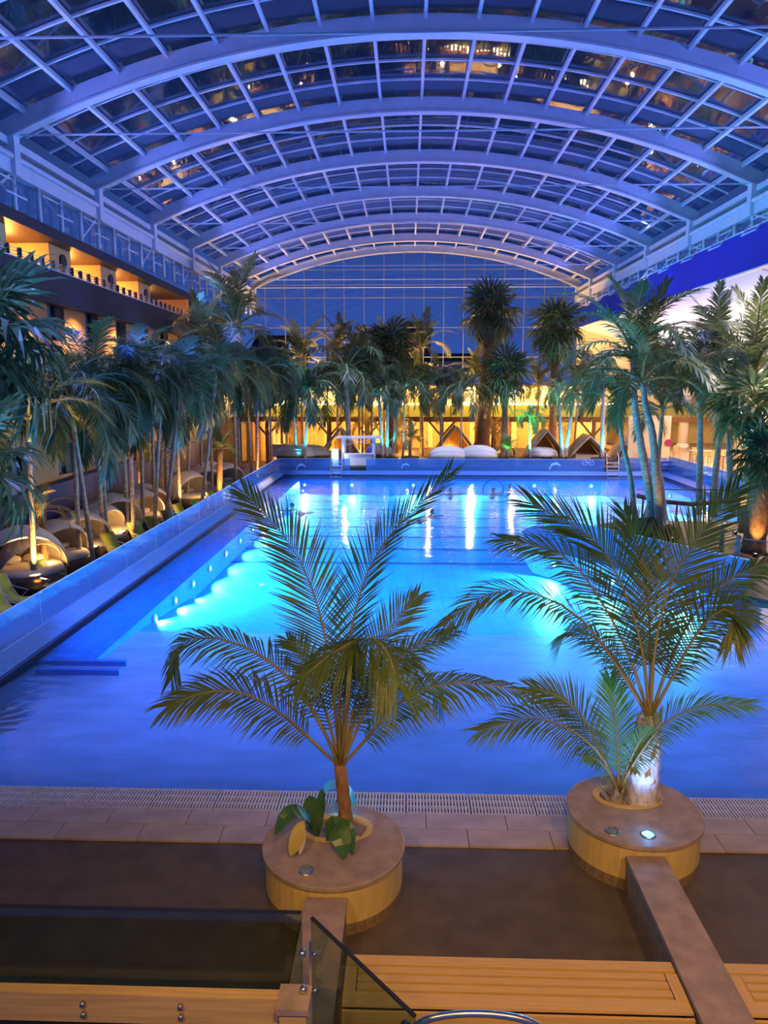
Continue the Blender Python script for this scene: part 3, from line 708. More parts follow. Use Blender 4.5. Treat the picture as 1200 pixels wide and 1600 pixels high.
# ---- palms of the left terrace: crown pixel, distance, foot pixel, leaf size, style, label
def row_palm(label, cx, cy, Y, fx, size, n=14, kinds=None, r=(0.10, 0.075), base=TZ, el=(0, 1), seed=0, bark='bark', shaft=True, group=None, name='palm_tree', bend=0.0, cat='palm'):
    c = at(cx, cy, Y); f = at(fx, cy, Y); root = Vector((f.x, Y, base))
    t = thing(name, label, cat, root, 0, group)
    c = c - root; top = c - Vector((0, 0, 0.0))
    if shaft:
        d = c.normalized(); k = c - d * 0.75
        trunk(t, (0, 0, 0), k, r[0], r[1], M[bark], bend)
        MB().tube([k - d * 0.02, k + d * 0.15, k + d * 0.45, c + d * 0.12], [r[1] * 1.15, r[1] * 1.3, r[1] * 1.05, r[1] * 0.5], 8).build('crown_shaft', M['shaft'], t, True)
    else:
        trunk(t, (0, 0, 0), c, r[0], r[1], M[bark], bend)
    crown(t, c, kinds or ROW, n, size, el, seed)
    return root, root + c
G1 = 'palms of the left terrace'
LP = [
 ('palm with amber lit drooping fronds at the very left edge of the terrace', 44, 655, 25.5, 33, 2.7, 'leaf', 'warm'),
 ('palm leaning over the dark terrace, second slender trunk from the left', 112, 628, 28.5, 132, 2.6, '', None),
 ('tall palm with straight ringed grey trunk beside the hooded daybeds', 146, 600, 33.0, 146, 2.9, '', None),
 ('thin palm with amber lit trunk just behind the straight ringed trunk', 154, 588, 37.0, 151, 2.6, '', 'warm'),
 ('palm with dark trunk in front of the second daybed, amber lit foot', 201, 598, 33.5, 196, 2.7, '', 'warm'),
 ('palm with pale trunk beside the dark trunked palm', 219, 585, 36.5, 210, 2.8, '', None),
 ('left one of the two palms leaning right over the loungers', 252, 592, 35.0, 228, 2.8, '', None),
 ('right one of the two palms leaning right over the loungers', 283, 600, 36.0, 244, 2.8, '', None),
 ('palm with amber trunk behind the two leaning palms', 273, 575, 42.0, 272, 2.9, '', 'warm'),
 ('palm with brown ringed trunk right of the leaning pair', 300, 570, 45.0, 283, 3.0, '', None),
 ('palm leaning right in the middle of the left terrace, blue crown', 338, 582, 40.0, 303, 2.9, '', None),
 ('slim palm between the leaning palm and the short stubby one', 326, 566, 47.0, 325, 3.0, '', None),
 ('palm with thick amber trunk near the end of the left terrace', 366, 588, 48.0, 363, 3.0, '', 'warm'),
 ('thin palm at the end of the left terrace beside the ringed bright trunk', 386, 575, 53.0, 389, 3.0, '', None),
 ('palm with bright ringed trunk at the far end of the left terrace', 402, 572, 51.0, 397, 3.0, '', 'warm'),
 ('tallest palm of the left terrace, arching over the hotel corner', 368, 512, 53.0, 367, 4.0, 'leaf', None),
 ('dark palm close to the hotel wall under its upper windows', 112, 596, 33.5, 106, 2.3, '', None),
 ('dark bushy palm below the corner windows of the hotel', 190, 590, 39.0, 186, 2.5, '', None),
 ('dark palm crown before the end of the hotel balcony', 256, 580, 43.0, 252, 2.5, '', None),
 ('palm with pale leaf tips below the rounded balcony end', 312, 552, 50.0, 306, 3.0, 'leaf', None),
 ('blue lit palm in the thick of the left row', 236, 610, 39.0, 233, 2.7, '', None),
 ('palm at the far end of the left row before the back terrace', 420, 575, 56.0, 421, 3.0, '', None),
]
for i, (lab, cx, cy, Y, fx, s, k, lt) in enumerate(LP):
    if i in (2, 5, 7, 10, 12, 18): k = 'open'
    Y = min(Y, 13.2 * FOC / max(1, 638 - max(cx, fx))) if Y < 46 else Y
    root, c = row_palm(lab, cx, cy + (0 if k else 16), Y, fx, s * (1.25 if k else 1.5), 14, OPEN if k else ROW, seed=i + 1, group=G1, el=(0.02, 1) if k != 'open' else (0.3, 1))
    if lt:
        q = root + Vector((0.45, -0.5, 0.0))
        uplight(q, lt, 3800 if i == 0 else 1700, root + Vector((0, 0, 5.5)), 'small ground spotlight at the foot of the ' + ' '.join(lab.split()[:8]))
# short stubby palms
def stub_palm(label, cx, cy, Y, fx, size, n, r, kinds, lt=True, seed=0, base=TZ, bark='bark2', group='short palms between the daybeds', P=1500):
    root, c = row_palm(label, cx, cy, Y, fx, size, n, kinds, r, base, (0, 1), seed, bark, False, group)
    t = COL.objects[-1]
    if lt: uplight(root + Vector((0.5, -0.75, 0.0)), 'warm', P, c, 'small ground spotlight before the ' + ' '.join(label.split()[:8]))
    return root, c
stub_palm('short amber palm with knobbly trunk before the nearest hooded daybed', 65, 800, 27.0, 64, 1.45, 13, (0.13, 0.15), DATE, seed=31)
stub_palm('short thick palm glowing amber behind the two leaning trunks', 247, 705, 39.5, 245, 1.9, 13, (0.30, 0.24), DATE, seed=32)
stub_palm('short stubby palm with green crown in the middle of the left terrace', 344, 702, 45.0, 339, 1.7, 11, (0.16, 0.18), OPEN, seed=33)
stub_palm('young amber palm between the daybeds beside the hotel base', 212, 690, 42.0, 212, 1.8, 11, (0.14, 0.14), DATE, seed=34)
# big dark fan palms close by on the left edge
def fan_palm(label, cx, cy, Y, fx, size, n, r, seed, kinds=FAN, base=TZ, bark='bark2', group=None, lo=-55, hi=75, skirt=False, name='fan_palm'):
    c = at(cx, cy, Y); f = at(fx, cy, Y); root = Vector((f.x, Y, base))
    t = thing(name, label, 'palm', root, 0, group); c = c - root
    trunk(t, (0, 0, 0), c, r[0], r[1], M[bark], 0, 0.10, 12)
    fan_crown(t, c, kinds, n, size, seed, lo, hi)
    if skirt:
        s = MB(); rr = random.Random(seed)
        for i in range(130):
            a = rr.uniform(0, 2 * PI); h = rr.uniform(0.4, 3.2); rad = r[1] * 1.2
            p = c + Vector((math.cos(a) * rad, math.sin(a) * rad, -h + 0.6)); d = Vector((math.cos(a) * 0.22, math.sin(a) * 0.22, -1)).normalized()
            leaflet(s, p, d, Vector((math.cos(a), math.sin(a), 0)), rr.uniform(0.7, 1.2), 0.16, 0.1)
        s.build('dead_leaf_skirt', M['bark2'], t)
    return root, root + c
fan_palm('large dark fan palm cut by the left picture edge below the balcony', -40, 520, 16.5, -75, 2.5, 18, (0.2, 0.18), 3)
fan_palm('broad fan palm with near leaf at the lower left edge', -50, 715, 14.5, -90, 1.8, 11, (0.2, 0.16), 8, kinds=FANL)
# ---- back row
G2 = 'palms of the back terrace'
BP = [
 ('cyan lit palm with upright leaf near the left corner of the pool', 481, 612, 57.5, 474, 2.7, ROW, 'cyan', 0.12),
 ('thin cyan trunked palm left of the cyan lit corner palm', 458, 628, 58.0, 463, 2.4, ROW, 'cyan', 0.09),
 ('dark slender palm with round crown behind the corner palms', 511, 592, 63.0, 511, 2.3, ROW, None, 0.09),
 ('massive dark drooping palm left of the lifeguard shelter', 541, 585, 58.5, 545, 3.1, ROW, None, 0.20),
 ('thin palm behind the lifeguard shelter', 566, 588, 62.0, 566, 2.4, ROW, None, 0.08),
 ('slim dark palm right of the lifeguard shelter', 582, 575, 61.0, 580, 2.6, ROW, None, 0.09),
 ('blue palm at the right of the many stemmed potted palm', 632, 604, 60.0, 630, 2.4, ROW, 'cyan', 0.08),
 ('palm with two hanging side fronds before the gallery lights', 690, 606, 60.5, 690, 2.3, ROW, None, 0.11),
 ('palm with a narrow hanging leaf mass before the gallery lights', 722, 612, 59.5, 721, 2.3, ROW, None, 0.08),
 ('dark palm behind the left corner with amber lit leaves', 445, 590, 64.0, 446, 2.8, OPEN, None, 0.10),
 ('amber lit palm rising behind the dark slender palm', 470, 560, 66.0, 470, 3.2, OPEN, None, 0.10),
 ('tall palm with rounded crown left of centre against the end glass', 527, 545, 66.0, 526, 2.9, OPEN, None, 0.11),
 ('tall feathery palm left of the brown trunked palm', 560, 540, 64.0, 561, 2.7, ROW, None, 0.10),
 ('tall spiky palm standing clear against the end glass at the centre', 658, 545, 65.0, 659, 3.0, OPEN, None, 0.12),
 ('dark palm below the tall spiky palm', 660, 600, 64.0, 661, 2.5, ROW, None, 0.10),
 ('blue green palm right behind the V shaped cyan trunks', 905, 585, 64.0, 902, 2.8, ROW, None, 0.10),
 ('dark palm before the gallery right of the green lit palm', 842, 600, 65.0, 842, 2.4, OPEN, None, 0.10),
 ('dark palm filling the gap behind the cabin roof', 600, 552, 67.0, 600, 2.8, OPEN, None, 0.10),
 ('leafy palm in front of the tall fan palm trunk', 745, 590, 66.0, 745, 2.6, OPEN, None, 0.10),
]
for i, (lab, cx, cy, Y, fx, s, k, lt, r) in enumerate(BP):
    root, c = row_palm(lab, cx, cy, Y, fx, s * (1.6 if k is ROW else 1.15), 13, k, (r, r * 0.8), TB, seed=50 + i, group=G2)
    if lt: uplight(root + Vector((0.35, -0.8, 0.0)), lt, 1800, c - Vector((0, 0, 1.0)), 'cyan ground spotlight at the foot of the ' + ' '.join(lab.split()[:8]), 0.9)
fan_palm('tallest fan palm with shaggy brown trunk before the end glass', 766, 488, 64.0, 757, 3.1, 30, (0.62, 0.5), 21, lo=-78, skirt=True, group=G2, base=TB)
fan_palm('second tall fan palm standing right of the tallest one', 869, 512, 64.0, 869, 3.1, 28, (0.32, 0.26), 22, lo=-80, group=G2, base=TB)
fan_palm('fan palm on twin dark trunks right of the centre', 790, 588, 60.5, 791, 2.9, 22, (0.26, 0.2), 23, lo=-55, group=G2, base=TB)
fan_palm('big round fan palm with brown trunk left of the centre against the glass', 612, 540, 63.0, 610, 2.8, 22, (0.3, 0.25), 24, lo=-70, group=G2, base=TB)
# multi stemmed palms
def clump(label, feet, Y, size, kinds, n, lt, r, power=1600, base=TB + 0.45, group=G2, tub=True, seed=0):
    x0 = sum(at(f[0], 700, Y).x for f in feet) / len(feet); root = Vector((x0, Y, base))
    t = thing('clump_palm', label, 'palm', root, 0, group)
    for i, (fx, cx, cy) in enumerate(feet):
        f = Vector((at(fx, 700, Y).x, Y + 0.1 * i, base)) - root; c = at(cx, cy, Y + 0.3 * i) - root
        trunk(t, f, c, r, r * 0.75, M['bark'], 0, 0.14, 8); crown(t, c, kinds, n, size, (0.05, 1), seed + i)
    if tub:
        k = thing('palm_tub', tub, 'planter', (x0, Y, TB), 0, 'tubs on the back terrace')
        MB().lathe([(0.72, 0), (0.85, 0.40), (0.85, 0.46), (0.76, 0.46), (0.74, 0.40)], 20).build('tub', M['wicker'], k, True)
        MB().lathe([(0.75, 0.0), (0.0, 0.02)], 16).build('soil', M['soil'], k, loc=(0, 0, 0.42))
    if lt: uplight(root + Vector((0.1, -0.55, 0)), lt, power, root + Vector((0, 0.3, 4.5)), 'ground spotlight in the ' + tub, 1.2)
    return root
clump('palm of three blue lit stems in a tub at the far pool end', ((598, 592, 618), (605, 606, 605), (613, 624, 622)), 57.6, 2.2, ROW, 9, 'cyan', 0.12, tub='round dark tub under the three stemmed blue lit palm', seed=71)
clump('palm with two cyan stems forming a V right of the green palm', ((879, 872, 612), (884, 896, 625)), 57.8, 2.3, ROW, 10, 'cyan', 0.16, tub='round dark tub under the V shaped cyan stems', power=2200, seed=75)
clump('palm with single thick cyan lit stem near the right ladder', ((941, 943, 612),), 57.8, 2.8, OPEN, 12, 'cyan', 0.17, tub='round dark tub under the thick cyan lit stem', power=2200, seed=78)
clump('small palm lit bright green from below', ((828, 828, 652),), 57.6, 2.0, ROW, 10, 'green', 0.10, tub='round dark tub under the bright green palm', power=4500, seed=80)
# spiky low plants
def bush(label, cx, cy, Y, size, kinds, n, seed, group=None, m=None):
    c = at(cx, cy, Y); root = Vector((c.x, Y, TB))
    t = thing('low_palm', label, 'plant', root, 0, group)
    MB().tube([(0, 0, 0), (0, 0, max(0.2, c.z - TB))], [0.14, 0.10], 8).build('stem', M['bark2'], t, True)
    crown(t, c - root, kinds, n, size, (0, 1), seed)
bush('dark spiky cycad like plant lit blue right of the three stemmed palm', 641, 688, 57.6, 1.7, OPEN, 16, 90)
bush('leafy bush lit green from below left of the bright green palm', 793, 700, 57.5, 1.2, OPEN, 22, 91)
uplight(at(792, 716, 56.8), 'green', 500, at(793, 690, 57.4), 'green ground spotlight under the leafy bush')
bush('amber lit young palm behind the pair of daybeds', 770, 672, 64.0, 2.0, DATE, 13, 92)
bush('amber lit shrub palm under the gallery left of the shelter', 620, 668, 67.0, 2.2, DATE, 14, 93)
bush('amber lit shrub palm behind the shelter roof', 572, 665, 67.0, 2.4, DATE, 14, 94)
bush('amber lit shrub palm under the gallery right of the green palm', 868, 668, 67.0, 2.2, DATE, 14, 95)
bush('amber lit shrub palm behind the left pool corner', 440, 665, 66.0, 2.4, DATE, 14, 96)
# ---- peninsula and right edge palms
G3 = 'palms of the right side'
def big_palm(label, pts, Y, size, n, r, kinds=OPEN, seed=0, base=0.35, bark='bark', el=(0, 1)):
    f = at(pts[0][0], 830, Y); root = Vector((f.x, Y, base))
    t = thing('palm_tree', label, 'palm', root, 0, G3)
    P = [Vector((0, 0, 0))] + [at(px, py, Y) - root for px, py in pts[1:]]
    Q = spline(P, 22)
    MB().tube(Q, [(r * (1.25 - 0.55 * i / 22)) * (1.0 if i % 2 else 1.08) for i in range(23)], 10).build('trunk', M[bark], t, True)
    crown(t, P[-1], kinds, n, size, el, seed)
    return root, root + P[-1]
big_palm('left and tallest of the palms on the peninsula, with grey curved trunk', ((1027, 837), (1006, 720), (993, 640), (989, 560)), 31.2, 4.0, 14, 0.15, seed=2, el=(0.12, 0.95))
big_palm('peninsula palm whose blue curved trunk crosses the tall one', ((1032, 837), (1021, 690), (1010, 640), (1004, 596)), 30.8, 3.6, 13, 0.14, seed=5, el=(0.1, 1))
big_palm('slim palm with pale trunk at the left of the peninsula group', ((994, 815), (984, 740), (972, 690), (968, 636)), 32.2, 2.5, 11, 0.10, seed=9, el=(0.1, 1))
big_palm('thin palm at the right of the peninsula group behind the closed parasol', ((1028, 815), (1028, 740), (1031, 690), (1036, 640)), 33.0, 3.0, 12, 0.10, seed=13, el=(0.1, 1))
big_palm('slender palm with violet trunk beside the footbridge', ((1114, 812), (1118, 740), (1126, 660), (1122, 560)), 35.5, 3.6, 14, 0.13, seed=17)
big_palm('palm with amber lit trunk right of the footbridge', ((1160, 832), (1168, 740), (1174, 690), (1180, 590)), 31.6, 3.9, 13, 0.15, seed=21, el=(0, 0.8))
big_palm('dark palm crown before the white columns', ((1090, 812), (1094, 700), (1092, 600), (1076, 560)), 36.0, 3.4, 16, 0.13, kinds=ROW, seed=25)
big_palm('dark bushy palm behind the violet trunk', ((1140, 812), (1140, 700), (1142, 640), (1140, 575)), 37.0, 3.2, 16, 0.14, kinds=ROW, seed=29)
fan_palm('broad fan palm with spreading dark leaves at the right edge', 1186, 640, 29.2, 1186, 2.6, 18, (0.16, 0.14), 33, kinds=FANL, base=0.35, group=G3, lo=-25, hi=50)
fan_palm('stout fan palm with amber lit knobbly trunk at the right edge', 1197, 715, 27.6, 1190, 1.5, 24, (0.34, 0.40), 35, kinds=FAN, base=0.35, group=G3, lo=-60)
uplight(Vector((12.6, 26.9, 0.35)), 'warm', 260, (13.2, 27.7, 4.0), 'ground spotlight before the stout fan palm at the right edge')
uplight(Vector((13.6, 31.0, 0.35)), 'warm', 420, (14.2, 31.7, 6.0), 'ground spotlight at the amber lit trunk right of the footbridge')
uplight(Vector((10.6, 29.7, 0.35)), 'warm', 260, (9.9, 31.2, 8.0), 'ground spotlight at the foot of the peninsula palms')

# ================================================================ FOREGROUND
def planter(label, cx, cy, notch):
    t = thing('round_planter', label, 'planter', (cx, cy, 0))
    R = 0.92; H0 = 0.62
    top = MB(); n = 48; hx, hy = (0.36, 0.27)
    ho = 0.30                                     # hole centre lies towards the pool
    o = []
    for k in range(n):
        a = 2 * PI * k / n; ca, sa = math.cos(a), math.sin(a)
        lob = 1 + 0.10 * math.cos(2 * a)
        o.append([(R * ca, R * sa, H0), (R * ca, R * sa, H0 + 0.045), ((R - .02) * ca, (R - .02) * sa, H0 + 0.055), ((hx + .1) * lob * ca, ho + (hy + .09) * lob * sa, H0 + 0.055), (hx * lob * ca, ho + hy * lob * sa, H0 + 0.04), (hx * lob * ca, ho + hy * lob * sa, H0 - 0.25)])
    vs = [p for q in o for p in q]; m_ = 6
    top.add(vs, [(k * m_ + j, ((k + 1) % n) * m_ + j, ((k + 1) % n) * m_ + j + 1, k * m_ + j + 1) for k in range(n) for j in range(m_ - 1)])
    top.build('stone_top', M['stone'], t)
    rim = MB(); vs = []
    for k in range(n):
        a = 2 * PI * k / n; lob = 1 + 0.10 * math.cos(2 * a)
        for d, z in ((0.09, 0.055), (0.09, 0.075), (0.02, 0.075), (0.005, 0.03)):
            vs.append(((hx + d) * lob * math.cos(a), ho + (hy + d) * lob * math.sin(a), H0 + z))
    rim.add(vs, [(k * 4 + j, ((k + 1) % n) * 4 + j, ((k + 1) % n) * 4 + j + 1, k * 4 + j + 1) for k in range(n) for j in range(3)])
    rim.build('hole_rim', M['ochre'], t)
    MB().lathe([(0.42, 0), (0.2, 0.05), (0, 0.06)], 20).build('soil', M['soil'], t, loc=(0, ho, H0 - 0.2))
    MB().lathe([(R - 0.09, 0.02), (R - 0.09, H0)], 40).build('core', M['brick'], t)
    N = 26; a0 = 2 * PI / N
    def wedge(r0, r1, z0, z1, a):
        mb = MB(); vs = []
        for s in (-a / 2, 0, a / 2):
            for r in (r0, r1):
                for z in (z0, z1): vs.append((r * math.cos(s), r * math.sin(s), z))
        fs = []
        for k in (0, 4): fs += [(k + 2, k + 6, k + 7, k + 3), (k, k + 1, k + 5, k + 4), (k + 1, k + 3, k + 7, k + 5), (k, k + 4, k + 6, k + 2)]
        fs += [(0, 2, 3, 1), (8, 9, 11, 10)]
        return mb.add(vs, fs)
    sm = wedge(R - 0.1, R - 0.035, 0.16, H0, a0 * 0.992).mesh('side_tile', M['ochre'])
    for k in range(N): link('side_tile', sm, t, (0, 0, 0), (0, 0, k * a0))
    N2 = 40; pm_ = wedge(R - 0.1, R - 0.05, 0.0, 0.155, 2 * PI / N2 * 0.97).mesh('plinth_tile', M['brick'])
    for k in range(N2): link('plinth_tile', pm_, t, (0, 0, 0), (0, 0, k * 2 * PI / N2))
    return t
PLc = Vector((-0.93, 8.82, 0)); PRc = Vector((3.18, 9.73, 0))
pL = planter('round stone topped planter holding the left young coconut palm', PLc.x, PLc.y, 0)
pR = planter('round stone topped planter holding the right coconut palms, with a glowing blue lamp', PRc.x, PRc.y, 0)
ringm = MB().lathe([(0.10, 0), (0.10, 0.012), (0.075, 0.018), (0.075, 0.006)], 20).mesh('lamp_ring', M['chrome'], True)
lensb = MB().lathe([(0.076, 0.008), (0, 0.02)], 16)
def spotlamp(label, loc, lit, power=0, target=None):
    o = link('recessed_lamp', ringm, None, loc); tag(o, label, 'lamp')
    link('lens', lensb.mesh('lens', M['lampcyan'] if lit else M['winglass']), o)
    if lit: lamp('SPOT', 'recessed_beam', Vector(loc) + Vector((0, 0, 0.06)), power, (0.16, 0.34, 1.0), target, spot_size=1.5, spot_blend=0.8, shadow_soft_size=0.05)
spotlamp('glowing blue lamp recessed in the right planter top', (3.18, 9.1, 0.675), True, 130, (3.3, 10.1, 2.0))
lamp('POINT', 'recessed_halo', (3.18, 9.1, 0.80), 2.2, (0.03, 0.35, 1.0), shadow_soft_size=0.03)
spotlamp('unlit grey lamp recessed in the right planter top', (2.73, 9.16, 0.675), False)
spotlamp('unlit grey lamp recessed in the left planter top', (-1.21, 8.22, 0.675), False)
spotlamp('blue lamp behind the trunk in the left planter top', (-0.86, 9.50, 0.675), True, 60, (-0.7, 9.7, 2.4))
lamp('POINT', 'recessed_halo', (-0.86, 9.45, 0.80), 2.0, (0.03, 0.35, 1.0), shadow_soft_size=0.03)
# cyan arched lamp hood behind the left palm
hood = MB(); P = [(-0.29 * math.cos(PI * i / 12), 0, 0.78 * math.sin(PI * i / 12) ** 0.6) for i in range(13)]
hm = MB()
vs = []
for x, y, z in P: vs += [(x, -0.06, z), (x, 0.22, z * 0.96)]
hm.add(vs, [(2 * i, 2 * i + 1, 2 * i + 3, 2 * i + 2) for i in range(12)])
o = link('arched_hood', hm.mesh('arched_hood', mat('cyan_hood', (0.03, 0.50, 0.62), 0.4, noise=0.05)), None, (-1.02, 9.95, 0.03)); tag(o, 'turquoise arched hood behind the left planter by the gutter', 'hood')
so = o.modifiers.new('solid', 'SOLIDIFY'); so.thickness = 0.02
lamp('POINT', 'hood_glow', (-1.02, 10.02, 0.45), 9, (0.05, 0.6, 1.0), shadow_soft_size=0.05)
# ---- coconut palms: each frond traced as a curve in space
def coconut(label, base, top, r0, r1, shaggy, fronds, cat='palm', seed=0):
    b = Vector(base); t = thing('coconut_palm', label, cat, b); tp = Vector(top) - b
    trunk(t, (0, 0, -0.12), tp, r0, r1, M['husk'] if shaggy else M['bark2'], 0.02, 0.05, 12)
    rr = random.Random(seed)
    if shaggy:
        hm = MB()
        for i in range(60):
            u = rr.uniform(0.0, 0.95); a = rr.uniform(0, 2 * PI); r = r0 + (r1 - r0) * u
            p = tp * u + Vector((math.cos(a) * r * 0.9, math.sin(a) * r * 0.9, 0))
            d = Vector((math.cos(a) * 0.35, math.sin(a) * 0.35, rr.uniform(0.5, 1.0))).normalized()
            leaflet(hm, p, d, Vector((math.cos(a), math.sin(a), 0)), rr.uniform(0.14, 0.34), rr.uniform(0.04, 0.09), 0.3)
        hm.build('husk', M['husk'], t)['kind'] = 'stuff'
    for pts, dy, N, L, n, m, vee, dr, w in fronds:
        path = []
        for i, (px, py) in enumerate(pts):
            u = i / (len(pts) - 1); path.append(at(px, py, top[1] + dy * u ** 1.2) - b)
        path[0] = tp * 0.96
        lm, rm = feather('frond', path, Vector(N), M[m], n=int(n * 1.35), L=L * 1.12, w=w * 0.80, t0=0.20, sweep=(62, 22), droop=dr, vee=vee, rad=0.022, rnd=rr, tipL=0.5)
        o = link('frond', lm, t); link('rachis', rm, o)
    return t
CAM = (0, -0.85, 0.5)
FL = [
 ([(531, 1200), (520, 1080), (500, 960), (460, 860), (385, 772)], 0.9, (0.25, -0.9, 0.3), 0.75, 66, 'coco', 0.15, 0.15, 0.034),
 ([(535, 1200), (541, 1060), (556, 950), (598, 850), (700, 742)], 0.7, (-0.55, -0.75, 0.3), 0.62, 62, 'coco', 0.3, 0.1, 0.032),
 ([(538, 1200), (552, 1110), (580, 1030), (618, 970), (652, 932)], 0.9, (-0.3, -0.9, 0.3), 0.55, 46, 'coco', 0.15, 0.25, 0.030),
 ([(540, 1200), (566, 1120), (604, 1050), (650, 1008), (706, 986)], 0.5, (-0.3, -0.5, 0.8), 0.55, 48, 'coco', 0.1, 0.6, 0.030),
 ([(536, 1195), (545, 1090), (556, 1020), (580, 996), (606, 1020), (622, 1070)], -1.3, (0, -0.4, 0.9), 0.85, 64, 'coco', -0.2, 0.9, 0.024),
 ([(534, 1195), (530, 1090), (540, 1020), (560, 998), (520, 1020), (470, 1060)], -1.0, (0, -0.4, 0.9), 0.70, 52, 'coco', -0.2, 0.8, 0.034),
 ([(528, 1200), (500, 1130), (455, 1062), (400, 1020), (340, 997), (285, 1005), (268, 1060)], 0.2, (0.1, -0.55, 0.8), 0.55, 60, 'coco', 0.0, 0.75, 0.032),
 ([(526, 1210), (480, 1150), (430, 1108), (375, 1082), (320, 1082), (264, 1102)], -0.8, (0.1, -0.6, 0.75), 0.60, 56, 'coco', 0.1, 0.5, 0.034),
 ([(543, 1210), (572, 1155), (612, 1108), (660, 1078), (730, 1066), (832, 1082)], -0.3, (-0.1, -0.55, 0.8), 0.55, 60, 'coco', 0.0, 0.8, 0.032),
 ([(530, 1195), (512, 1120), (490, 1060), (468, 1020), (450, 1000)], 0.8, (0.3, -0.8, 0.5), 0.50, 40, 'coco', 0.2, 0.3, 0.030),
 ([(536, 1195), (556, 1120), (588, 1060), (630, 1030), (668, 1050), (690, 1100)], 0.9, (-0.2, -0.4, 0.85), 0.5, 46, 'coco', 0.0, 0.8, 0.030),
]
coconut('young coconut palm with thin brown trunk in the left planter', (-0.78, 9.12, 0.55), at(531, 1195, 9.12), 0.10, 0.075, False, FL, seed=3)
FR = [
 ([(1014, 1120), (1004, 1020), (978, 930), (930, 845), (830, 786)], 0.9, (0.35, -0.85, 0.4), 0.85, 68, 'coco', 0.15, 0.15, 0.036),
 ([(1018, 1120), (1024, 1010), (1046, 920), (1090, 840), (1152, 764)], 0.9, (-0.35, -0.85, 0.35), 0.78, 66, 'coco', 0.15, 0.15, 0.036),
 ([(1010, 1120), (985, 1030), (940, 940), (880, 868), (786, 842)], 0.3, (0.3, -0.7, 0.6), 0.65, 62, 'coco', 0.1, 0.5, 0.033),
 ([(1006, 1125), (970, 1050), (915, 975), (850, 932), (770, 925), (696, 976)], -0.6, (0.2, -0.4, 0.9), 0.62, 64, 'coco', 0.1, 0.55, 0.033),
 ([(1022, 1120), (1044, 1040), (1084, 960), (1140, 905), (1215, 872)], 0.3, (-0.3, -0.6, 0.75), 0.75, 60, 'coco', 0.0, 0.7, 0.034),
 ([(1024, 1125), (1050, 1060), (1085, 995), (1122, 955), (1146, 960), (1146, 1000)], -0.6, (-0.3, -0.6, 0.7), 0.60, 54, 'coco', 0.0, 0.6, 0.033),
 ([(1008, 1125), (980, 1060), (940, 1005), (896, 984), (868, 1010)], 0.9, (0.2, -0.5, 0.8), 0.5, 46, 'coco', 0.0, 0.6, 0.030),
 ([(1016, 1120), (1016, 1020), (1012, 930), (1000, 860), (975, 800)], 1.5, (0.1, -0.9, 0.3), 0.7, 56, 'coco', 0.2, 0.2, 0.034),
]
coconut('tall coconut palm with pale shaggy trunk in the right planter', (3.33, 9.98, 0.55), at(1016, 1118, 9.98), 0.23, 0.16, True, FR, seed=4)
FS = [
 ([(968, 1238), (966, 1180), (960, 1120), (954, 1062)], 0.5, (0.1, -0.95, 0.2), 0.55, 46, 'lush', 0.1, 0.25, 0.028),
 ([(965, 1238), (938, 1180), (890, 1140), (830, 1122), (750, 1142)], -0.5, (0.1, -0.6, 0.75), 0.55, 52, 'coco', 0.1, 0.5, 0.030),
 ([(966, 1238), (935, 1165), (905, 1115), (872, 1088), (830, 1074)], 0.4, (0.2, -0.75, 0.6), 0.55, 48, 'coco', 0.1, 0.3, 0.028),
 ([(972, 1238), (992, 1190), (1034, 1135), (1090, 1104), (1170, 1100)], -0.9, (-0.2, -0.5, 0.8), 0.45, 52, 'lush', 0.15, 0.45, 0.026),
 ([(972, 1238), (982, 1195), (998, 1160), (1015, 1140)], -0.3, (-0.2, -0.9, 0.3), 0.3, 28, 'lush', 0.1, 0.3, 0.022),
 ([(966, 1240), (950, 1205), (930, 1185), (912, 1182)], -0.4, (0, -0.5, 0.8), 0.3, 26, 'lush', 0.1, 0.6, 0.022),
]
coconut('small coconut palm with blue lit leaves beside the shaggy trunk', (2.95, 10.02, 0.55), at(967, 1238, 10.02), 0.09, 0.06, True, FS, seed=6)
# broad leaved plant in the left planter
bp = thing('broad_leaf_plant', 'dark broad leaved plant with a dried leaf in the left planter hole', 'plant', (-1.08, 9.08, 0.55))
def blade(name, pts, w, m, face):
    P = [at(px, py, Y) - Vector((-1.08, 9.08, 0.55)) for px, py, Y in pts]; P = spline(P, 10); mb = MB(); vs = []
    for i, p in enumerate(P):
        u = i / 10; T = (P[min(i + 1, 10)] - P[max(i - 1, 0)]).normalized(); n = Vector(face); s = T.cross(n).normalized()
        ww = w * (0.08 + math.sin(PI * min(1, max(0, (u - 0.18) / 0.82))) ** 0.7) * 0.5 if u > 0.18 else w * 0.06
        vs += [p - s * ww + n * 0.015, p, p + s * ww + n * 0.015]
    fs = []
    for i in range(10):
        for j in (0, 1): fs.append((3 * i + j, 3 * i + j + 1, 3 * i + j + 4, 3 * i + j + 3))
    mb.add(vs, fs).build(name, m, bp)
blade('leaf', [(498, 1322, 9.0), (494, 1290, 9.0), (487, 1262, 9.0), (483, 1243, 9.0)], 0.24, M['broad'], (0.2, -0.9, 0.3))
blade('leaf', [(499, 1322, 9.02), (499, 1285, 9.05), (502, 1255, 9.1), (505, 1232, 9.15)], 0.15, M['broad'], (-0.5, -0.8, 0.3))
blade('leaf', [(496, 1322, 8.95), (488, 1285, 8.8), (468, 1268, 8.6), (446, 1276, 8.45), (430, 1306, 8.4)], 0.20, M['broad'], (0, -0.5, 0.85))
blade('leaf', [(510, 1322, 8.85), (514, 1295, 8.7), (524, 1290, 8.6), (535, 1315, 8.45), (538, 1342, 8.4)], 0.24, M['broad'], (0.1, -0.8, 0.55))
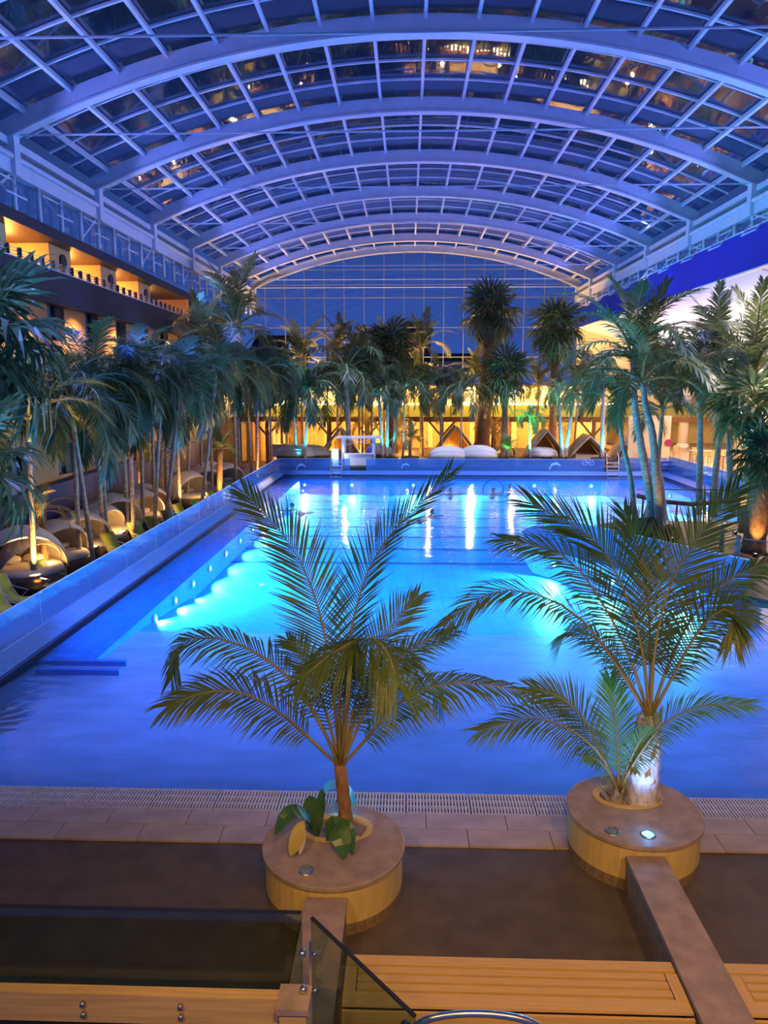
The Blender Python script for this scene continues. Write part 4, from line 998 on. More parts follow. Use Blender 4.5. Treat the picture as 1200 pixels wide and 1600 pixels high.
blade('leaf', [(512, 1322, 8.9), (526, 1292, 8.75), (543, 1295, 8.6), (552, 1335, 8.5)], 0.16, M['broad'], (0.2, -0.8, 0.5))
blade('dry_leaf', [(476, 1276, 8.65), (470, 1290, 8.55), (462, 1315, 8.45), (454, 1338, 8.4)], 0.16, M['yellow'], (0, -0.9, 0.4))
blade('dry_leaf', [(477, 1276, 8.65), (474, 1295, 8.57), (472, 1315, 8.5), (468, 1336, 8.47)], 0.08, M['husk'], (0, -0.9, 0.4))
MB().tube([(0.42, -0.12, -0.1), (0.47, -0.16, 0.12), (0.56, -0.18, 0.3)], [0.012, 0.01, 0.008], 6).build('stem_stub', M['bark2'], bp)
# ---- low walls and slatted benches
for nm, cx, x0, x1, y1 in (('left', 0, -1.15, -0.70, 7.905), ('right', 0, 2.83, 3.30, 8.815)):
    w = struct('wall_low_%s' % nm, MB().box(x0, x1, 5.9, y1, 0, 0.50), M['brick'])
    MB().box(x0 - 0.015, x1 + 0.015, 5.9, y1, 0.50, 0.56).build('coping_slab', M['stone'], w)
def bench(label, x0, x1, endL, endR):
    t = thing('slatted_bench', label, 'bench', ((x0 + x1) / 2, 6.75, 0)); ox, oy = (x0 + x1) / 2, 6.75
    ya, yb = 7.09 - oy, 6.42 - oy; a, b = x0 - ox, x1 - ox
    ws = [0.135, 0.085, 0.085, 0.085, 0.165]; y = ya
    for i, w in enumerate(ws):
        la = a + (0.13 if endL and 0 < i < 4 else 0.0); lb = b - (0.13 if endR and 0 < i < 4 else 0.0)
        MB().box(la, lb, y - w + 0.006, y, 0.468, 0.5).build('slat', M['wood'], t); y -= w + 0.026
    for e, s in ((endL, a), (endR, b)):
        if e: MB().box(min(s, s - 0.12 * (1 if s > 0 else -1)), max(s, s - 0.12 * (1 if s > 0 else -1)), ya - 0.52, ya - 0.165, 0.457, 0.506).build('end_board', M['woodx'], t)
    MB().box(a + 0.03, b - 0.03, yb + 0.04, ya - 0.05, 0.0, 0.36).build('bench_base', M['dark'], t)  # dark colour puts shade into the gaps between the slats
    MB().box(a, b, yb - 0.02, yb + 0.02, 0.0, 0.30).build('front_panel', M['ochre'], t)
    MB().box(a, b, yb - 0.03, yb + 0.0, 0.30, 0.46).build('front_board', M['wood'], t)
bench('long slatted teak bench between the two low walls', -0.62, 2.80, True, True)
bench('slatted teak bench right of the low wall at the lower right corner', 3.33, 7.0, True, False)
# ---- viewer's side parapet with bolted glass
par = thing('wooden_parapet', 'larch beam parapet with paired bolts at the lower left', 'parapet', (-4.0, 5.5, 0))
MB().box(-4.5, 3.0, -0.05, 0.05, 1.18, 1.45).build('beam', M['beam'], par)
MB().box(-4.5, 2.98, -0.03, 0.03, 0, 1.18).build('panel', M['dark'], par)
MB().box(2.97, 3.19, -0.17, 0.05, 0, 1.43).build('post', M['beam'], par)
MB().box(2.945, 3.215, -0.195, 0.07, 1.43, 1.49).build('post_cap', M['stone'], par)
bolt = MB().lathe([(0.024, 0), (0.024, 0.03), (0.016, 0.038), (0, 0.038)], 12).mesh('bolt', M['chrome'], True)
for px in (131, 283, 438):
    for z in (1.37, 1.27): link('bolt', bolt, par, (at(px, 1575, 5.45).x + 4.0, -0.05, z), (PI / 2, 0, 0))
bg = thing('glass_balustrade', 'clear glass balustrade panel standing above the larch beam', 'balustrade', (-4.0, 5.6, 0))
MB().box(-4.5, 3.13, -0.01, 0.01, 1.25, 2.14).build('glass_panel', M['tintglass'], bg)
MB().box(-4.5, 3.13, -0.014, 0.014, 2.14, 2.155).build('top_edge', M['dark'], bg)
bg2 = thing('glass_balustrade', 'angled glass balustrade panel in front of the slatted bench', 'balustrade', (-0.80, 5.56, 0))
A = Vector((0.02, 0, 0)); Bp = Vector((0.87, -0.96, 0))
MB().bar(A + Vector((0, 0, 1.56)), Bp + Vector((0, 0, 1.56)), 0.02, 1.14).build('glass_panel', M['tintglass'], bg2)
MB().bar(A + Vector((0, 0, 2.13)), Bp + Vector((0, 0, 2.13)), 0.028, 0.016).build('top_edge', M['dark'], bg2)
MB().box(-0.008, 0.012, -0.012, 0.012, 1.45, 1.90).build('joint_strip', M['chrome'], bg2)
for z in (1.52, 1.86):
    link('clamp', bolt, bg2, (-0.05, -0.06, z), (PI / 2, 0, 0), 1.3); link('clamp', bolt, bg2, (0.04, -0.06, z - 0.01), (PI / 2, 0, 0.6), 0.9)
hr = thing('steel_handrail', 'arched brushed steel handrail at the bottom edge', 'handrail', (0.59, 5.2, 0.10))
MB().tube([(-0.62, 0, 1.0), (-0.56, 0, 1.28)] + [(-0.52 * math.cos(PI * k / 16), 0, 1.33 + 0.17 * math.sin(PI * k / 16)) for k in range(17)] + [(0.56, 0, 1.28), (0.62, 0, 1.0)], 0.028, 12).build('rail_tube', M['chrome'], hr, True)
for s in (-1, 1):
    MB().tube([(s * 0.62, 0, 0), (s * 0.62, 0, 1.02)], 0.022, 8).build('upright', M['chrome'], hr, True)
for s in (-0.585, 0.72): MB().lathe([(0.04, -0.05), (0.045, 0.0), (0.04, 0.09), (0.0, 0.11)], 12, (s, -0.03, 1.33)).build('end_knob', M['dark'], hr, True)

# ================================================================ POOL GLASS
def fence(label, a, b, z0, z1, step, name='glass_balustrade', post=False):
    a = Vector(a); b = Vector(b); t = thing(name, label, 'balustrade', (a.x, a.y, z0)); L = (b - a).length; n = max(1, round(L / step)); d = (b - a) / L
    h = z1 - z0
    for i in range(n):
        p = d * (L * i / n + 0.012); q = d * (L * (i + 1) / n - 0.012)
        MB().bar(p + Vector((0, 0, h / 2)), q + Vector((0, 0, h / 2)), 0.02, h).build('glass_panel', M['railglass'], t)
        MB().bar(p + Vector((0, 0, h)), q + Vector((0, 0, h)), 0.03, 0.022).build('top_edge', M['white'], t)
        if i: MB().bar(d * (L * i / n), d * (L * i / n) + Vector((0, 0, h)), 0.022).build('joint_strip', M['chrome'], t)
    MB().bar((0, 0, 0.02), d * L + Vector((0, 0, 0.02)), 0.06, 0.05).build('base_channel', M['coping'], t)
    return t
fence('long glass balustrade along the left side of the pool', (-9.62, 12.6, 0), (-9.62, 54.95, 0), 0.26, 1.17, 3.02)
fence('glass balustrade at the far end of the pool left of the left ladder', (-9.62, 54.97, 0), (-4.25, 54.97, 0), 0.26, 1.17, 5.4)
fence('long glass balustrade across the far end between the two ladders', (-3.1, 54.97, 0), (14.3, 54.97, 0), 0.26, 1.17, 5.8)
fence('glass balustrade at the far end right of the right ladder', (15.4, 54.97, 0), (18.9, 54.97, 0), 0.26, 1.3, 3.5)
fence('glass balustrade along the right side below the bar', (18.9, 54.9, 0), (18.9, 30, 0), 0.26, 1.45, 3.1)
# pale emblems on the far glass
ringd = MB(); n = 16; vs = []
for k in range(n):
    a = 2 * PI * k / n; vs += [(0.19 * math.cos(a), 0, 0.19 * math.sin(a)), (0.145 * math.cos(a), 0, 0.145 * math.sin(a))]
ringd.add(vs, [(2 * k, (2 * k + 2) % (2 * n), (2 * k + 3) % (2 * n), 2 * k + 1) for k in range(n)])
ringd.bar((-0.09, 0, -0.03), (0.09, 0, 0.05), 0.012, 0.04)
rdm = ringd.mesh('ring_emblem', M['decal'])
for px, lab in ((914, 'left pale round pictogram on the far glass near the right ladder'), (924, 'right pale round pictogram on the far glass near the right ladder')):
    o = link('ring_emblem', rdm, None, at(px, 723, 54.92), (0, 0, 0), 1.1); tag(o, lab, 'sticker')
def dolphin(label, px, py, s):
    mb = MB(); n = 9; vs = []
    for k in range(n):
        u = k / (n - 1); a = PI * (0.95 - 0.9 * u); w = 0.16 * math.sin(PI * (0.06 + 0.94 * u)) + 0.02
        for r in (0.5 + w, 0.5 - w): vs.append((r * math.cos(a), 0, r * math.sin(a) * 0.75))
    mb.add(vs, [(2 * i, 2 * i + 1, 2 * i + 3, 2 * i + 2) for i in range(n - 1)])
    mb.add([(-0.62, 0, 0.02), (-0.45, 0, 0.0), (-0.5, 0, -0.25), (-0.7, 0, -0.2)], [(0, 1, 2, 3)]); mb.add([(-0.05, 0, 0.48), (0.12, 0, 0.47), (0.0, 0, 0.68)], [(0, 1, 2)])
    o = mb.build('wave_emblem', M['decal']); o.location = at(px, py, 54.92); o.scale = (s,) * 3; tag(o, label, 'sticker')
dolphin('pale curved wave emblem on the far glass left of the left ladder', 471, 731, 0.62)
dolphin('pale curved wave emblem on the far glass right of the lifeguard shelter', 634, 729, 0.5)
dolphin('pale curved wave emblem on the far glass below the V stemmed palm', 868, 730, 0.7)
sg = thing('notice_sign', 'plum notice sign with white border on the glass at the far right pool corner', 'sign', at(1041, 726, 54.8))
MB().box(-0.45, 0.45, -0.02, 0.02, -0.3, 0.3).build('border', M['white'], sg)
MB().box(-0.40, 0.40, -0.03, -0.02, -0.25, 0.25).build('face', M['plum'], sg)
l = MB(); rr = random.Random(2)
for k in range(5): l.box(-0.26 + k * 0.11, -0.19 + k * 0.11, -0.036, -0.03, -0.08, 0.10)
l.build('lettering', M['white'], sg)
# ladders
def ladder(label, px):
    c = at(px, 742, 54.5); t = thing('pool_ladder', label, 'ladder', (c.x, 54.6, 0))
    for s in (-0.42, 0.42):
        MB().tube([(s, -0.5, -0.6), (s, -0.25, 0.6), (s, -0.05, 1.35), (s, 0.1, 1.62), (s, 0.3, 1.66), (s, 0.5, 1.5), (s, 0.62, 0.9), (s, 0.62, 0.27)], 0.035, 8).build('rail', M['chrome'], t, True)
    for k in range(6):
        z = -0.4 + k * 0.27; MB().box(-0.4, 0.4, -0.48 + k * 0.07 - 0.06, -0.48 + k * 0.07 + 0.06, z, z + 0.04).build('tread', M['white'], t)
ladder('steel pool ladder at the left of the far pool end', 526)
ladder('steel pool ladder at the right of the far pool end', 956)
lt = thing('light_pillar', 'white glowing light panel standing above the left ladder', 'lamp', (at(524, 720, 56).x, 56.0, TB))
MB().box(-0.24, 0.24, -0.1, 0.1, 0, 0.42).build('base', M['white'], lt)
MB().box(-0.22, 0.22, -0.12, 0.12, 0.43, 1.2).build('diffuser', M['lampwhite'], lt)
MB().box(-0.25, 0.25, -0.13, 0.13, 1.2, 1.25).build('cap', M['white'], lt)
lamp('POINT', 'pillar_glow', (at(524, 720, 55.6).x, 55.6, 1.2), 60, (0.85, 0.92, 1.0), shadow_soft_size=0.2)
# ---- peninsula in the right of the pool
pen = [(5.51, 33.2), (5.51, 30.56), (6.85, 28.46), (8.78, 25.65), (10.31, 22.9), (13.5, 18.5), (18.6, 18.5), (18.6, 35.6), (10.2, 35.6), (7.2, 33.2)]
def extrude(poly, z0, z1):
    n = len(poly); return MB().add([(x, y, z0) for x, y in poly] + [(x, y, z1) for x, y in poly], [tuple(range(n))[::-1], tuple(range(n, 2 * n))] + [(i, (i + 1) % n, n + (i + 1) % n, n + i) for i in range(n)])
struct('floor_peninsula', extrude(pen, -1.5, 0.12), M['terrace'])
cp = [(5.2, 33.4), (5.2, 30.4), (6.6, 28.1), (8.5, 25.4), (10.0, 22.6)]
for i in range(4):
    a = Vector((*cp[i], 0)); b = Vector((*cp[i + 1], 0)); d = (b - a).normalized(); o_ = Vector((-d.y, d.x, 0))
    if i == 0: o_ = Vector((1, 0, 0))
    coping('trim_coping_peninsula', a, b, o_)
fence('glass balustrade on the short end of the peninsula', (5.78, 33.2, 0), (5.78, 30.62, 0), 0.26, 1.2, 2.6)
fence('slanting glass balustrade along the front of the peninsula', (5.80, 30.55, 0), (10.55, 22.8, 0), 0.26, 1.2, 2.6)
for px, lab in ((866, 'left faint round pictogram on the peninsula glass'), (877, 'right faint round pictogram on the peninsula glass')):
    p = atz(px, 821, 0.8); u = (p.y - 30.55) / (22.8 - 30.55); p = Vector((5.80 + 4.75 * u - 0.03, p.y, 0.85)); o = link('ring_emblem', rdm, None, p, (0, 0, -1.02)); tag(o, lab, 'sticker')
lb = thing('lifebuoy', 'dark red lifebuoy lying behind the peninsula glass', 'lifebuoy', (6.5, 31.6, 0.3))
mb = MB(); mb.tube([(0.36 * math.cos(2 * PI * k / 20), 0.36 * math.sin(2 * PI * k / 20), 0.6) for k in range(21)], 0.09, 8, False); mb.build('ring', M['red'], lb, True)
MB().box(-0.3, 0.3, -0.25, 0.25, -0.18, 0.52).build('stand', M['dark'], lb)
for i, (px, py, s, lab) in enumerate(((1008, 824, 0.75, 'brown boulder left of the peninsula palm feet'), (1045, 822, 0.5, 'small brown boulder right of the peninsula palm feet'))):
    p = at(px, py, 31.0); rb = bpy.data.meshes.new('boulder'); b = bmesh.new(); bmesh.ops.create_icosphere(b, subdivisions=3, radius=s); r2 = random.Random(i)
    for v in b.verts: v.co *= 1 + 0.18 * math.sin(v.co.x * 7 + i) * math.cos(v.co.y * 6) ; v.co.z *= 0.75
    b.to_mesh(rb); b.free(); rb.materials.append(M['rock']); o = link('boulder', rb, None, (p.x, 31.0, 0.12 + s * 0.5)); tag(o, lab, 'boulder')
ps = thing('closed_parasol', 'closed cream parasol standing behind the peninsula palms', 'parasol', (at(1025, 800, 33.4).x, 33.4, 0.12))
prof = [(0.55, 0.45), (0.50, 0.7), (0.36, 1.5), (0.22, 2.3), (0.08, 2.75), (0.0, 2.8)]
mb = MB(); n = 20; vs = []
for r, z in prof:
    for k in range(n): vs.append(((r * (1.0 if k % 2 else 0.72)) * math.cos(2 * PI * k / n), (r * (1.0 if k % 2 else 0.72)) * math.sin(2 * PI * k / n), z))
mb.add(vs, [(i * n + k, i * n + (k + 1) % n, (i + 1) * n + (k + 1) % n, (i + 1) * n + k) for i in range(5) for k in range(n)]); mb.build('canopy', M['canvas'], ps)
MB().tube([(0, 0, 0), (0, 0, 2.95)], 0.04, 8).build('pole', M['white'], ps)
MB().lathe([(0.4, 0), (0.4, 0.08), (0.1, 0.12)], 16).build('foot', M['dark'], ps)
# footbridge rail
fb = thing('footbridge_railing', 'brown arched footbridge railing behind the peninsula', 'railing', (10.8, 35.3, 0.12))
def rb_(x): return 1.0 - 0.25 * math.sin(PI * x / 8.0)
MB().tube([(x, 0, (at(1038 + (x / 7.4) * 162, 0, 35.3).x * 0) + z) for x, z in ((0, 1.25), (1.2, 0.98), (2.6, 0.85), (4.0, 1.0), (5.4, 1.15), (7.6, 0.95))], 0.11, 8).build('handrail', M['darkwood'], fb, True)
for x, z in ((0.3, 1.15), (1.9, .9), (3.4, .93), (4.8, 1.05), (6.2, 1.1), (7.4, .95)): MB().tube([(x, 0, 0), (x, 0, z)], 0.05, 6).build('post', M['darkwood'], fb)
MB().tube([(0, 0, 1.55), (7.6, 0, 1.55)], 0.025, 6).build('cable', M['dark'], fb)
for i, (x, y) in enumerate(((12.33, 29.2), (11.9, 26.8), (13.9, 25.3))):
    bo = thing('bollard_post', ('farthest white post of the path by the amber trunk', 'middle white post of the path by the amber trunk', 'nearest white post of the path at the right edge')[i], 'post', (x, y, 0.12))
    MB().tube([(0, 0, 0), (0, 0, 1.0)], 0.09, 12).build('shaft', M['white'], bo, True); MB().lathe([(0.1, 1.0), (0.1, 1.05), (0, 1.08)], 12).build('cap', M['chrome'], bo)
    MB().tube([(0, 0, 0.95), ((-0.43, -2.4), (2.0, -1.5), (1.5, -.6))[i] + (0.95,)], 0.02, 6).build('rail', M['steel'], bo)
# ================================================================ TERRACE FURNITURE
def hooded_daybed(mesh_only=False):
    t = bpy.data.objects.new('hooded_daybed', None); COL.objects.link(t); R = 1.05
    MB().lathe([(R * 0.92, 0), (R, 0.12), (R, 0.42), (R * 0.96, 0.44), (0, 0.44)], 28).build('wicker_base', M['wicker'], t, True)
    MB().lathe([(R * 0.93, 0.44), (R * 0.95, 0.52), (R * 0.88, 0.60), (0, 0.62)], 28).build('mattress', M['cushion'], t, True)
    n, k = 22, 9; vs = []; fs = []
    for i in range(k + 1):                                    # hood: sphere shell opening along +X
        th = math.radians(8 + (122 - 8) * i / k)             # tilt of each bow from the back
        for j in range(n + 1):
            ph = PI * j / n
            r = R * 1.05
            x, z = -math.cos(th) * math.sin(ph), math.sin(th) * math.sin(ph)
            vs.append((r * x * 1.0, -r * math.cos(ph), 0.42 + max(0, z) * r * 1.12))
    for i in range(k):
        for j in range(n): fs.append((i * (n + 1) + j, i * (n + 1) + j + 1, (i + 1) * (n + 1) + j + 1, (i + 1) * (n + 1) + j))
    h = MB().add(vs, fs).build('hood', M['canvas'], t, True); s = h.modifiers.new('solid', 'SOLIDIFY'); s.thickness = 0.035
    MB().tube(vs[-(n + 1):], 0.035, 6).build('rim', M['canvas'], h, True)
    MB().tube([vs[(k - 4) * (n + 1) + j] for j in range(n + 1)], 0.02, 5).build('bow', M['canvas'], h, True)
    for dy, rz in ((0.35, 0.3), (-0.3, -0.4)):
        MB().lathe([(0.0, 0), (0.28, 0.05), (0.32, 0.12), (0.28, 0.19), (0, 0.24)], 12).build('pillow', M['cushion'], t, True, loc=(-0.35, dy, 0.6), scale=(0.7, 1, 1))
    return t
proto = hooded_daybed()
G4 = 'hooded daybeds on the left terrace'
DB = [((38, 905), 26.2, 1.12, 'nearest hooded cream daybed with cushion at the lower left', 'a'), ((118, 848), 31.0, 1.0, 'hooded cream daybed right of the short amber palm', 0),
      ((170, 815), 34.5, 1.12, 'hooded cream daybed beside the dark trunk with lit foot', 0), ((48, 838), 28.8, 1.0, 'grey hooded daybed behind the nearest one', 0),
      ((112, 800), 33.0, 1.0, 'hooded daybed by the hotel base left of the ringed trunk', 0), ((172, 768), 39.0, 1.05, 'hooded daybed near the blue hotel base right of the ringed trunk', 0),
      ((218, 795), 37.5, 1.0, 'hooded daybed behind the leaning palms', 0), ((0, 862), 26.6, 0.9, 'hooded daybed cut by the left picture edge', 0),
      ((294, 752), 45.0, 1.05, 'hooded daybed right of the brown ringed trunk', 0), ((316, 738), 48.0, 1.05, 'hooded daybed in the middle distance behind the leaning palm', 0), ((352, 735), 50.0, 1.05, 'farthest hooded daybed of the left terrace', 0),
      ((296, 722), 52.0, 1.0, 'low hooded daybed near the lit hotel wall', 0)]
for i, ((px, py), Y, s, lab, _) in enumerate(DB):
    o = proto if i == 0 else copy_tree(proto)
    p = at(px, py, Y); o.location = (max(p.x, -14.0), Y, TZ); o.scale = (s * 1.22,) * 3; o.rotation_euler = (0, 0, math.radians(-38 + (i * 37 % 30) - 15)); tag(o, lab, 'daybed', G4)
def sling_chair():
    t = bpy.data.objects.new('sling_lounger', None); COL.objects.link(t)
    prof = [(-0.62, 0.95), (-0.45, 0.70), (-0.25, 0.42), (-0.02, 0.28), (0.3, 0.30), (0.6, 0.34), (0.95, 0.24)]
    P = spline([(x, 0, z) for x, z in prof], 14); vs = []
    for p in P: vs += [(p.x, -0.28, p.z), (p.x, 0.28, p.z)]
    s = MB().add(vs, [(2 * i, 2 * i + 1, 2 * i + 3, 2 * i + 2) for i in range(14)]).build('sling', M['green'], t, True)
    s.modifiers.new('solid', 'SOLIDIFY').thickness = 0.03
    for y in (-0.31, 0.31):
        MB().tube([(p.x, y, p.z - 0.01) for p in P[::2]], 0.016, 6).build('side_rail', M['steel'], t, True)
        MB().tube([(-0.42, y, 0), (0.05, y, 0.30), (0.32, y * 1.1, 0.52), (-0.25, y * 1.1, 0.55), (-0.38, y, 0.60)], 0.014, 6).build('armrest', M['steel'], t, True)
        MB().tube([(0.62, y, 0), (0.30, y, 0.30), (-0.05, y, 0.28)], 0.014, 6).build('leg', M['steel'], t, True)
    return t
proto2 = sling_chair(); G5 = 'lime sling loungers along the left pool glass'
SL = [((80, 902), 25.6, 'lime sling lounger nearest in front of the nearest daybed'), ((18, 935), 23.6, 'lime sling lounger at the lower left corner of the terrace'), ((4, 958), 22.4, 'lime sling lounger cut by the left picture edge at the bottom'),
      ((183, 842), 30.8, 'lime sling lounger below the third daybed'), ((222, 822), 33.4, 'lime sling lounger under the leaning palms'), ((248, 808), 34.8, 'lime sling lounger right behind the leaning trunks'), ((270, 794), 36.6, 'lime sling lounger beside the lit stubby trunk'),
      ((291, 780), 38.8, 'lime sling lounger below the brown ringed trunk'), ((318, 775), 40.4, 'lime sling lounger at the foot of the leaning palm'), ((341, 761), 43.5, 'lime sling lounger with upright back farther along the glass'), ((372, 744), 47.5, 'farthest lime sling lounger along the left glass')]
for i, ((px, py), Y, lab) in enumerate(SL):
    o = proto2 if i == 0 else copy_tree(proto2)
    p = at(px, py, Y); o.location = (min(p.x, -10.6), Y, TZ); o.rotation_euler = (0, 0, math.radians(-22 - (i * 23 % 20))); o.scale = (1.12,) * 3; tag(o, lab, 'lounger', G5)
# low black lamp boxes on the terrace
lbm = MB().box(-0.16, 0.16, -0.16, 0.16, 0, 0.75).mesh('lamp_box', M['dark']); ltm = MB().box(-0.10, 0.10, -0.10, 0.10, 0.755, 0.77).mesh('lamp_window', M['lampwarm'])
for i, (px, py, Y) in enumerate(((80, 885, 26.6), (147, 856, 29.8), (190, 826, 33.0), (262, 790, 38.0), (318, 765, 43.5))):
    p = at(px, py, Y); o = link('lamp_box', lbm, None, (min(p.x, -10.4), Y, TZ)); tag(o, ('nearest', 'second', 'third', 'fourth', 'farthest')[i] + ' black lamp box with small lit top on the left terrace', 'lamp', 'black lamp boxes on the left terrace'); link('lamp_window', ltm, o)
    lamp('POINT', 'lamp_box_glow', (min(p.x, -10.4), Y, TZ + 1.0), 36, WARM, shadow_soft_size=0.08)
# white post with rope
wp = thing('rope_post', 'thin white post with a rope beside the left pool glass', 'post', (-10.1, 31.4, TZ)); MB().tube([(0, 0, 0), (0, 0, 2.1)], 0.035, 8).build('shaft', M['white'], wp); MB().tube([(0, 0, 1.9), (-0.1, 3, 1.3), (0.1, 6.5, 1.2)], 0.02, 5).build('rope', M['white'], wp)
# cream shell loungers on the back terrace
def shell(label, px, Y, w, h, rz=0.0):
    c = at(px, 715, Y); t = thing('shell_lounger', label, 'daybed', (c.x, Y, TB), rz, 'cream shell loungers at the far pool end'); n, k = 18, 7; vs = []; fs = []
    for i in range(k + 1):
        th = math.radians(5 + 120 * i / k)
        for j in range(n + 1):
            ph = PI * j / n; vs.append((-w * math.cos(ph), -math.cos(PI - th) * 1.1 * math.sin(ph) * -1, 0.45 + h * max(0, math.sin(th)) * math.sin(ph) ** 0.7))
    for i in range(k):
        for j in range(n): fs.append((i * (n + 1) + j, i * (n + 1) + j + 1, (i + 1) * (n + 1) + j + 1, (i + 1) * (n + 1) + j))
    hh = MB().add(vs, fs).build('hood', M['canvas'], t, True); hh.modifiers.new('solid', 'SOLIDIFY').thickness = 0.04
    for i in (2, 4, 7): MB().tube([vs[i * (n + 1) + j] for j in range(n + 1)], 0.03, 5).build('bow', M['canvas'], hh, True)
    MB().lathe([(w * 0.95, 0), (w, 0.4), (w * 0.95, 0.5), (0, 0.5)], 24).build('base', M['wicker'], t, True, scale=(1, 0.75, 1))
    MB().lathe([(w * 0.9, 0.5), (w * 0.9, 0.62), (0, 0.66)], 24).build('mattress', M['cushion'], t, True, scale=(1, 0.72, 1))
shell('left cream shell lounger of the pair before the gallery', 700, 57.4, 1.45, 0.95, 0.0); shell('right cream shell lounger of the pair before the gallery', 747, 57.6, 1.5, 1.0, 0.0)
shell('pale lilac shell lounger behind the left pool corner', 462, 58.6, 1.5, 0.95, 0.0); shell('cream shell lounger behind the cyan lit corner palm', 487, 59.4, 1.4, 0.85, 0.0)
shell('low shell lounger behind the lifeguard shelter', 592, 60.5, 1.1, 0.9, 0.0); shell('cream lounger before the A shaped thatched cabin', 846, 59.0, 1.25, 0.75, 0.0)
# thatched cabins
def cabin(label, px, Y, w, h):
    c = at(px, 700, Y); t = thing('thatched_cabin', label, 'cabin', (c.x, Y, TB), 0, 'thatched A cabins under the gallery')
    for s in (-1, 1):
        n = 6; vs = []
        for i in range(n + 1):
            u = i / n; x = s * w * (1 - u ** 1.25); z = h * u
            vs += [(x, -1.0, z), (x, 1.2, z)]
        o = MB().add(vs, [(2 * i, 2 * i + 1, 2 * i + 3, 2 * i + 2) for i in range(n)]).build('thatch_slope', M['thatch'], t, True); o.modifiers.new('solid', 'SOLIDIFY').thickness = 0.16
        MB().tube([(vs[2 * i][0], -1.05, vs[2 * i][2]) for i in range(n + 1)], 0.06, 6).build('gable_trim', M['cushion'], t, True)
    MB().add([(-w * .9, 1.1, 0), (w * .9, 1.1, 0), (0, 1.1, h * .95)], [(0, 1, 2)]).build('back_panel', M['amber'], t)
    MB().box(-w * 0.6, w * 0.6, -0.7, 0.9, 0, 0.5).build('bed', M['cushion'], t)
cabin('thatched A shaped cabin left of the V stemmed palm', 851, 62.0, 1.6, 2.35); cabin('thatched A shaped cabin right of the V stemmed palm', 917, 60.5, 1.7, 2.0); cabin('thatched cabin behind the right ladder', 985, 61.0, 1.6, 2.0)
cabin('thatched cabin behind the pair of shell loungers', 712, 63.0, 1.9, 2.6); cabin('thatched cabin beside the dark leaning trunks left of the shelter', 534, 63.5, 1.7, 2.3)
# potted tubs behind the far glass
tb = MB().lathe([(0.6, 0), (0.7, 0.5), (0.7, 0.56), (0.6, 0.56), (0.58, 0.5), (0, 0.5)], 18).mesh('planting_tub', M['wicker'], True)
for px, lab in ((641, 'dark tub under the blue lit cycad'), (793, 'dark tub under the green lit bush')):
    o = link('planting_tub', tb, None, (at(px, 700, 57.5).x, 57.5, TB)); tag(o, lab, 'planter')
bw = thing('dining_counter', 'low cream counter with stools behind the left pool corner', 'counter', (at(452, 700, 63).x, 63, TB)); MB().box(-1.4, 1.4, -0.4, 0.4, 0, 1.0).build('body', M['cream'], bw); MB().box(-1.5, 1.5, -0.5, 0.5, 1.0, 1.06).build('top', M['beam'], bw)
# lifeguard shelter
sh = thing('lifeguard_shelter', 'small white lifeguard shelter with flat roof behind the far pool glass', 'shelter', (at(561, 700, 57).x, 57.0, TB))
MB().box(-1.65, 1.65, -1.0, 1.0, 2.02, 2.14).build('roof', M['white'], sh)
for x in (-1.15, 1.15):
    for y in (-0.75, 0.75): MB().box(x - 0.1, x + 0.1, y - 0.1, y + 0.1, 0, 2.02).build('post', M['white'], sh)
MB().box(-1.1, 1.1, -0.85, -0.75, 0.0, 0.85).build('front_panel', M['white'], sh); MB().box(-1.2, 1.2, -0.95, -0.5, 0.85, 0.9).build('counter_top', M['white'], sh)
MB().bar((-1.15, 0.75, 1.4), (1.15, 0.75, 1.9), 0.05).bar((-1.15, 0.75, 1.9), (1.15, 0.75, 1.4), 0.05).build('cross_brace', M['white'], sh)
lamp('POINT', 'shelter_lamp', (at(561, 700, 57).x, 57.2, 2.2), 6, (0.5, 0.45, 1.0), shadow_soft_size=0.1)
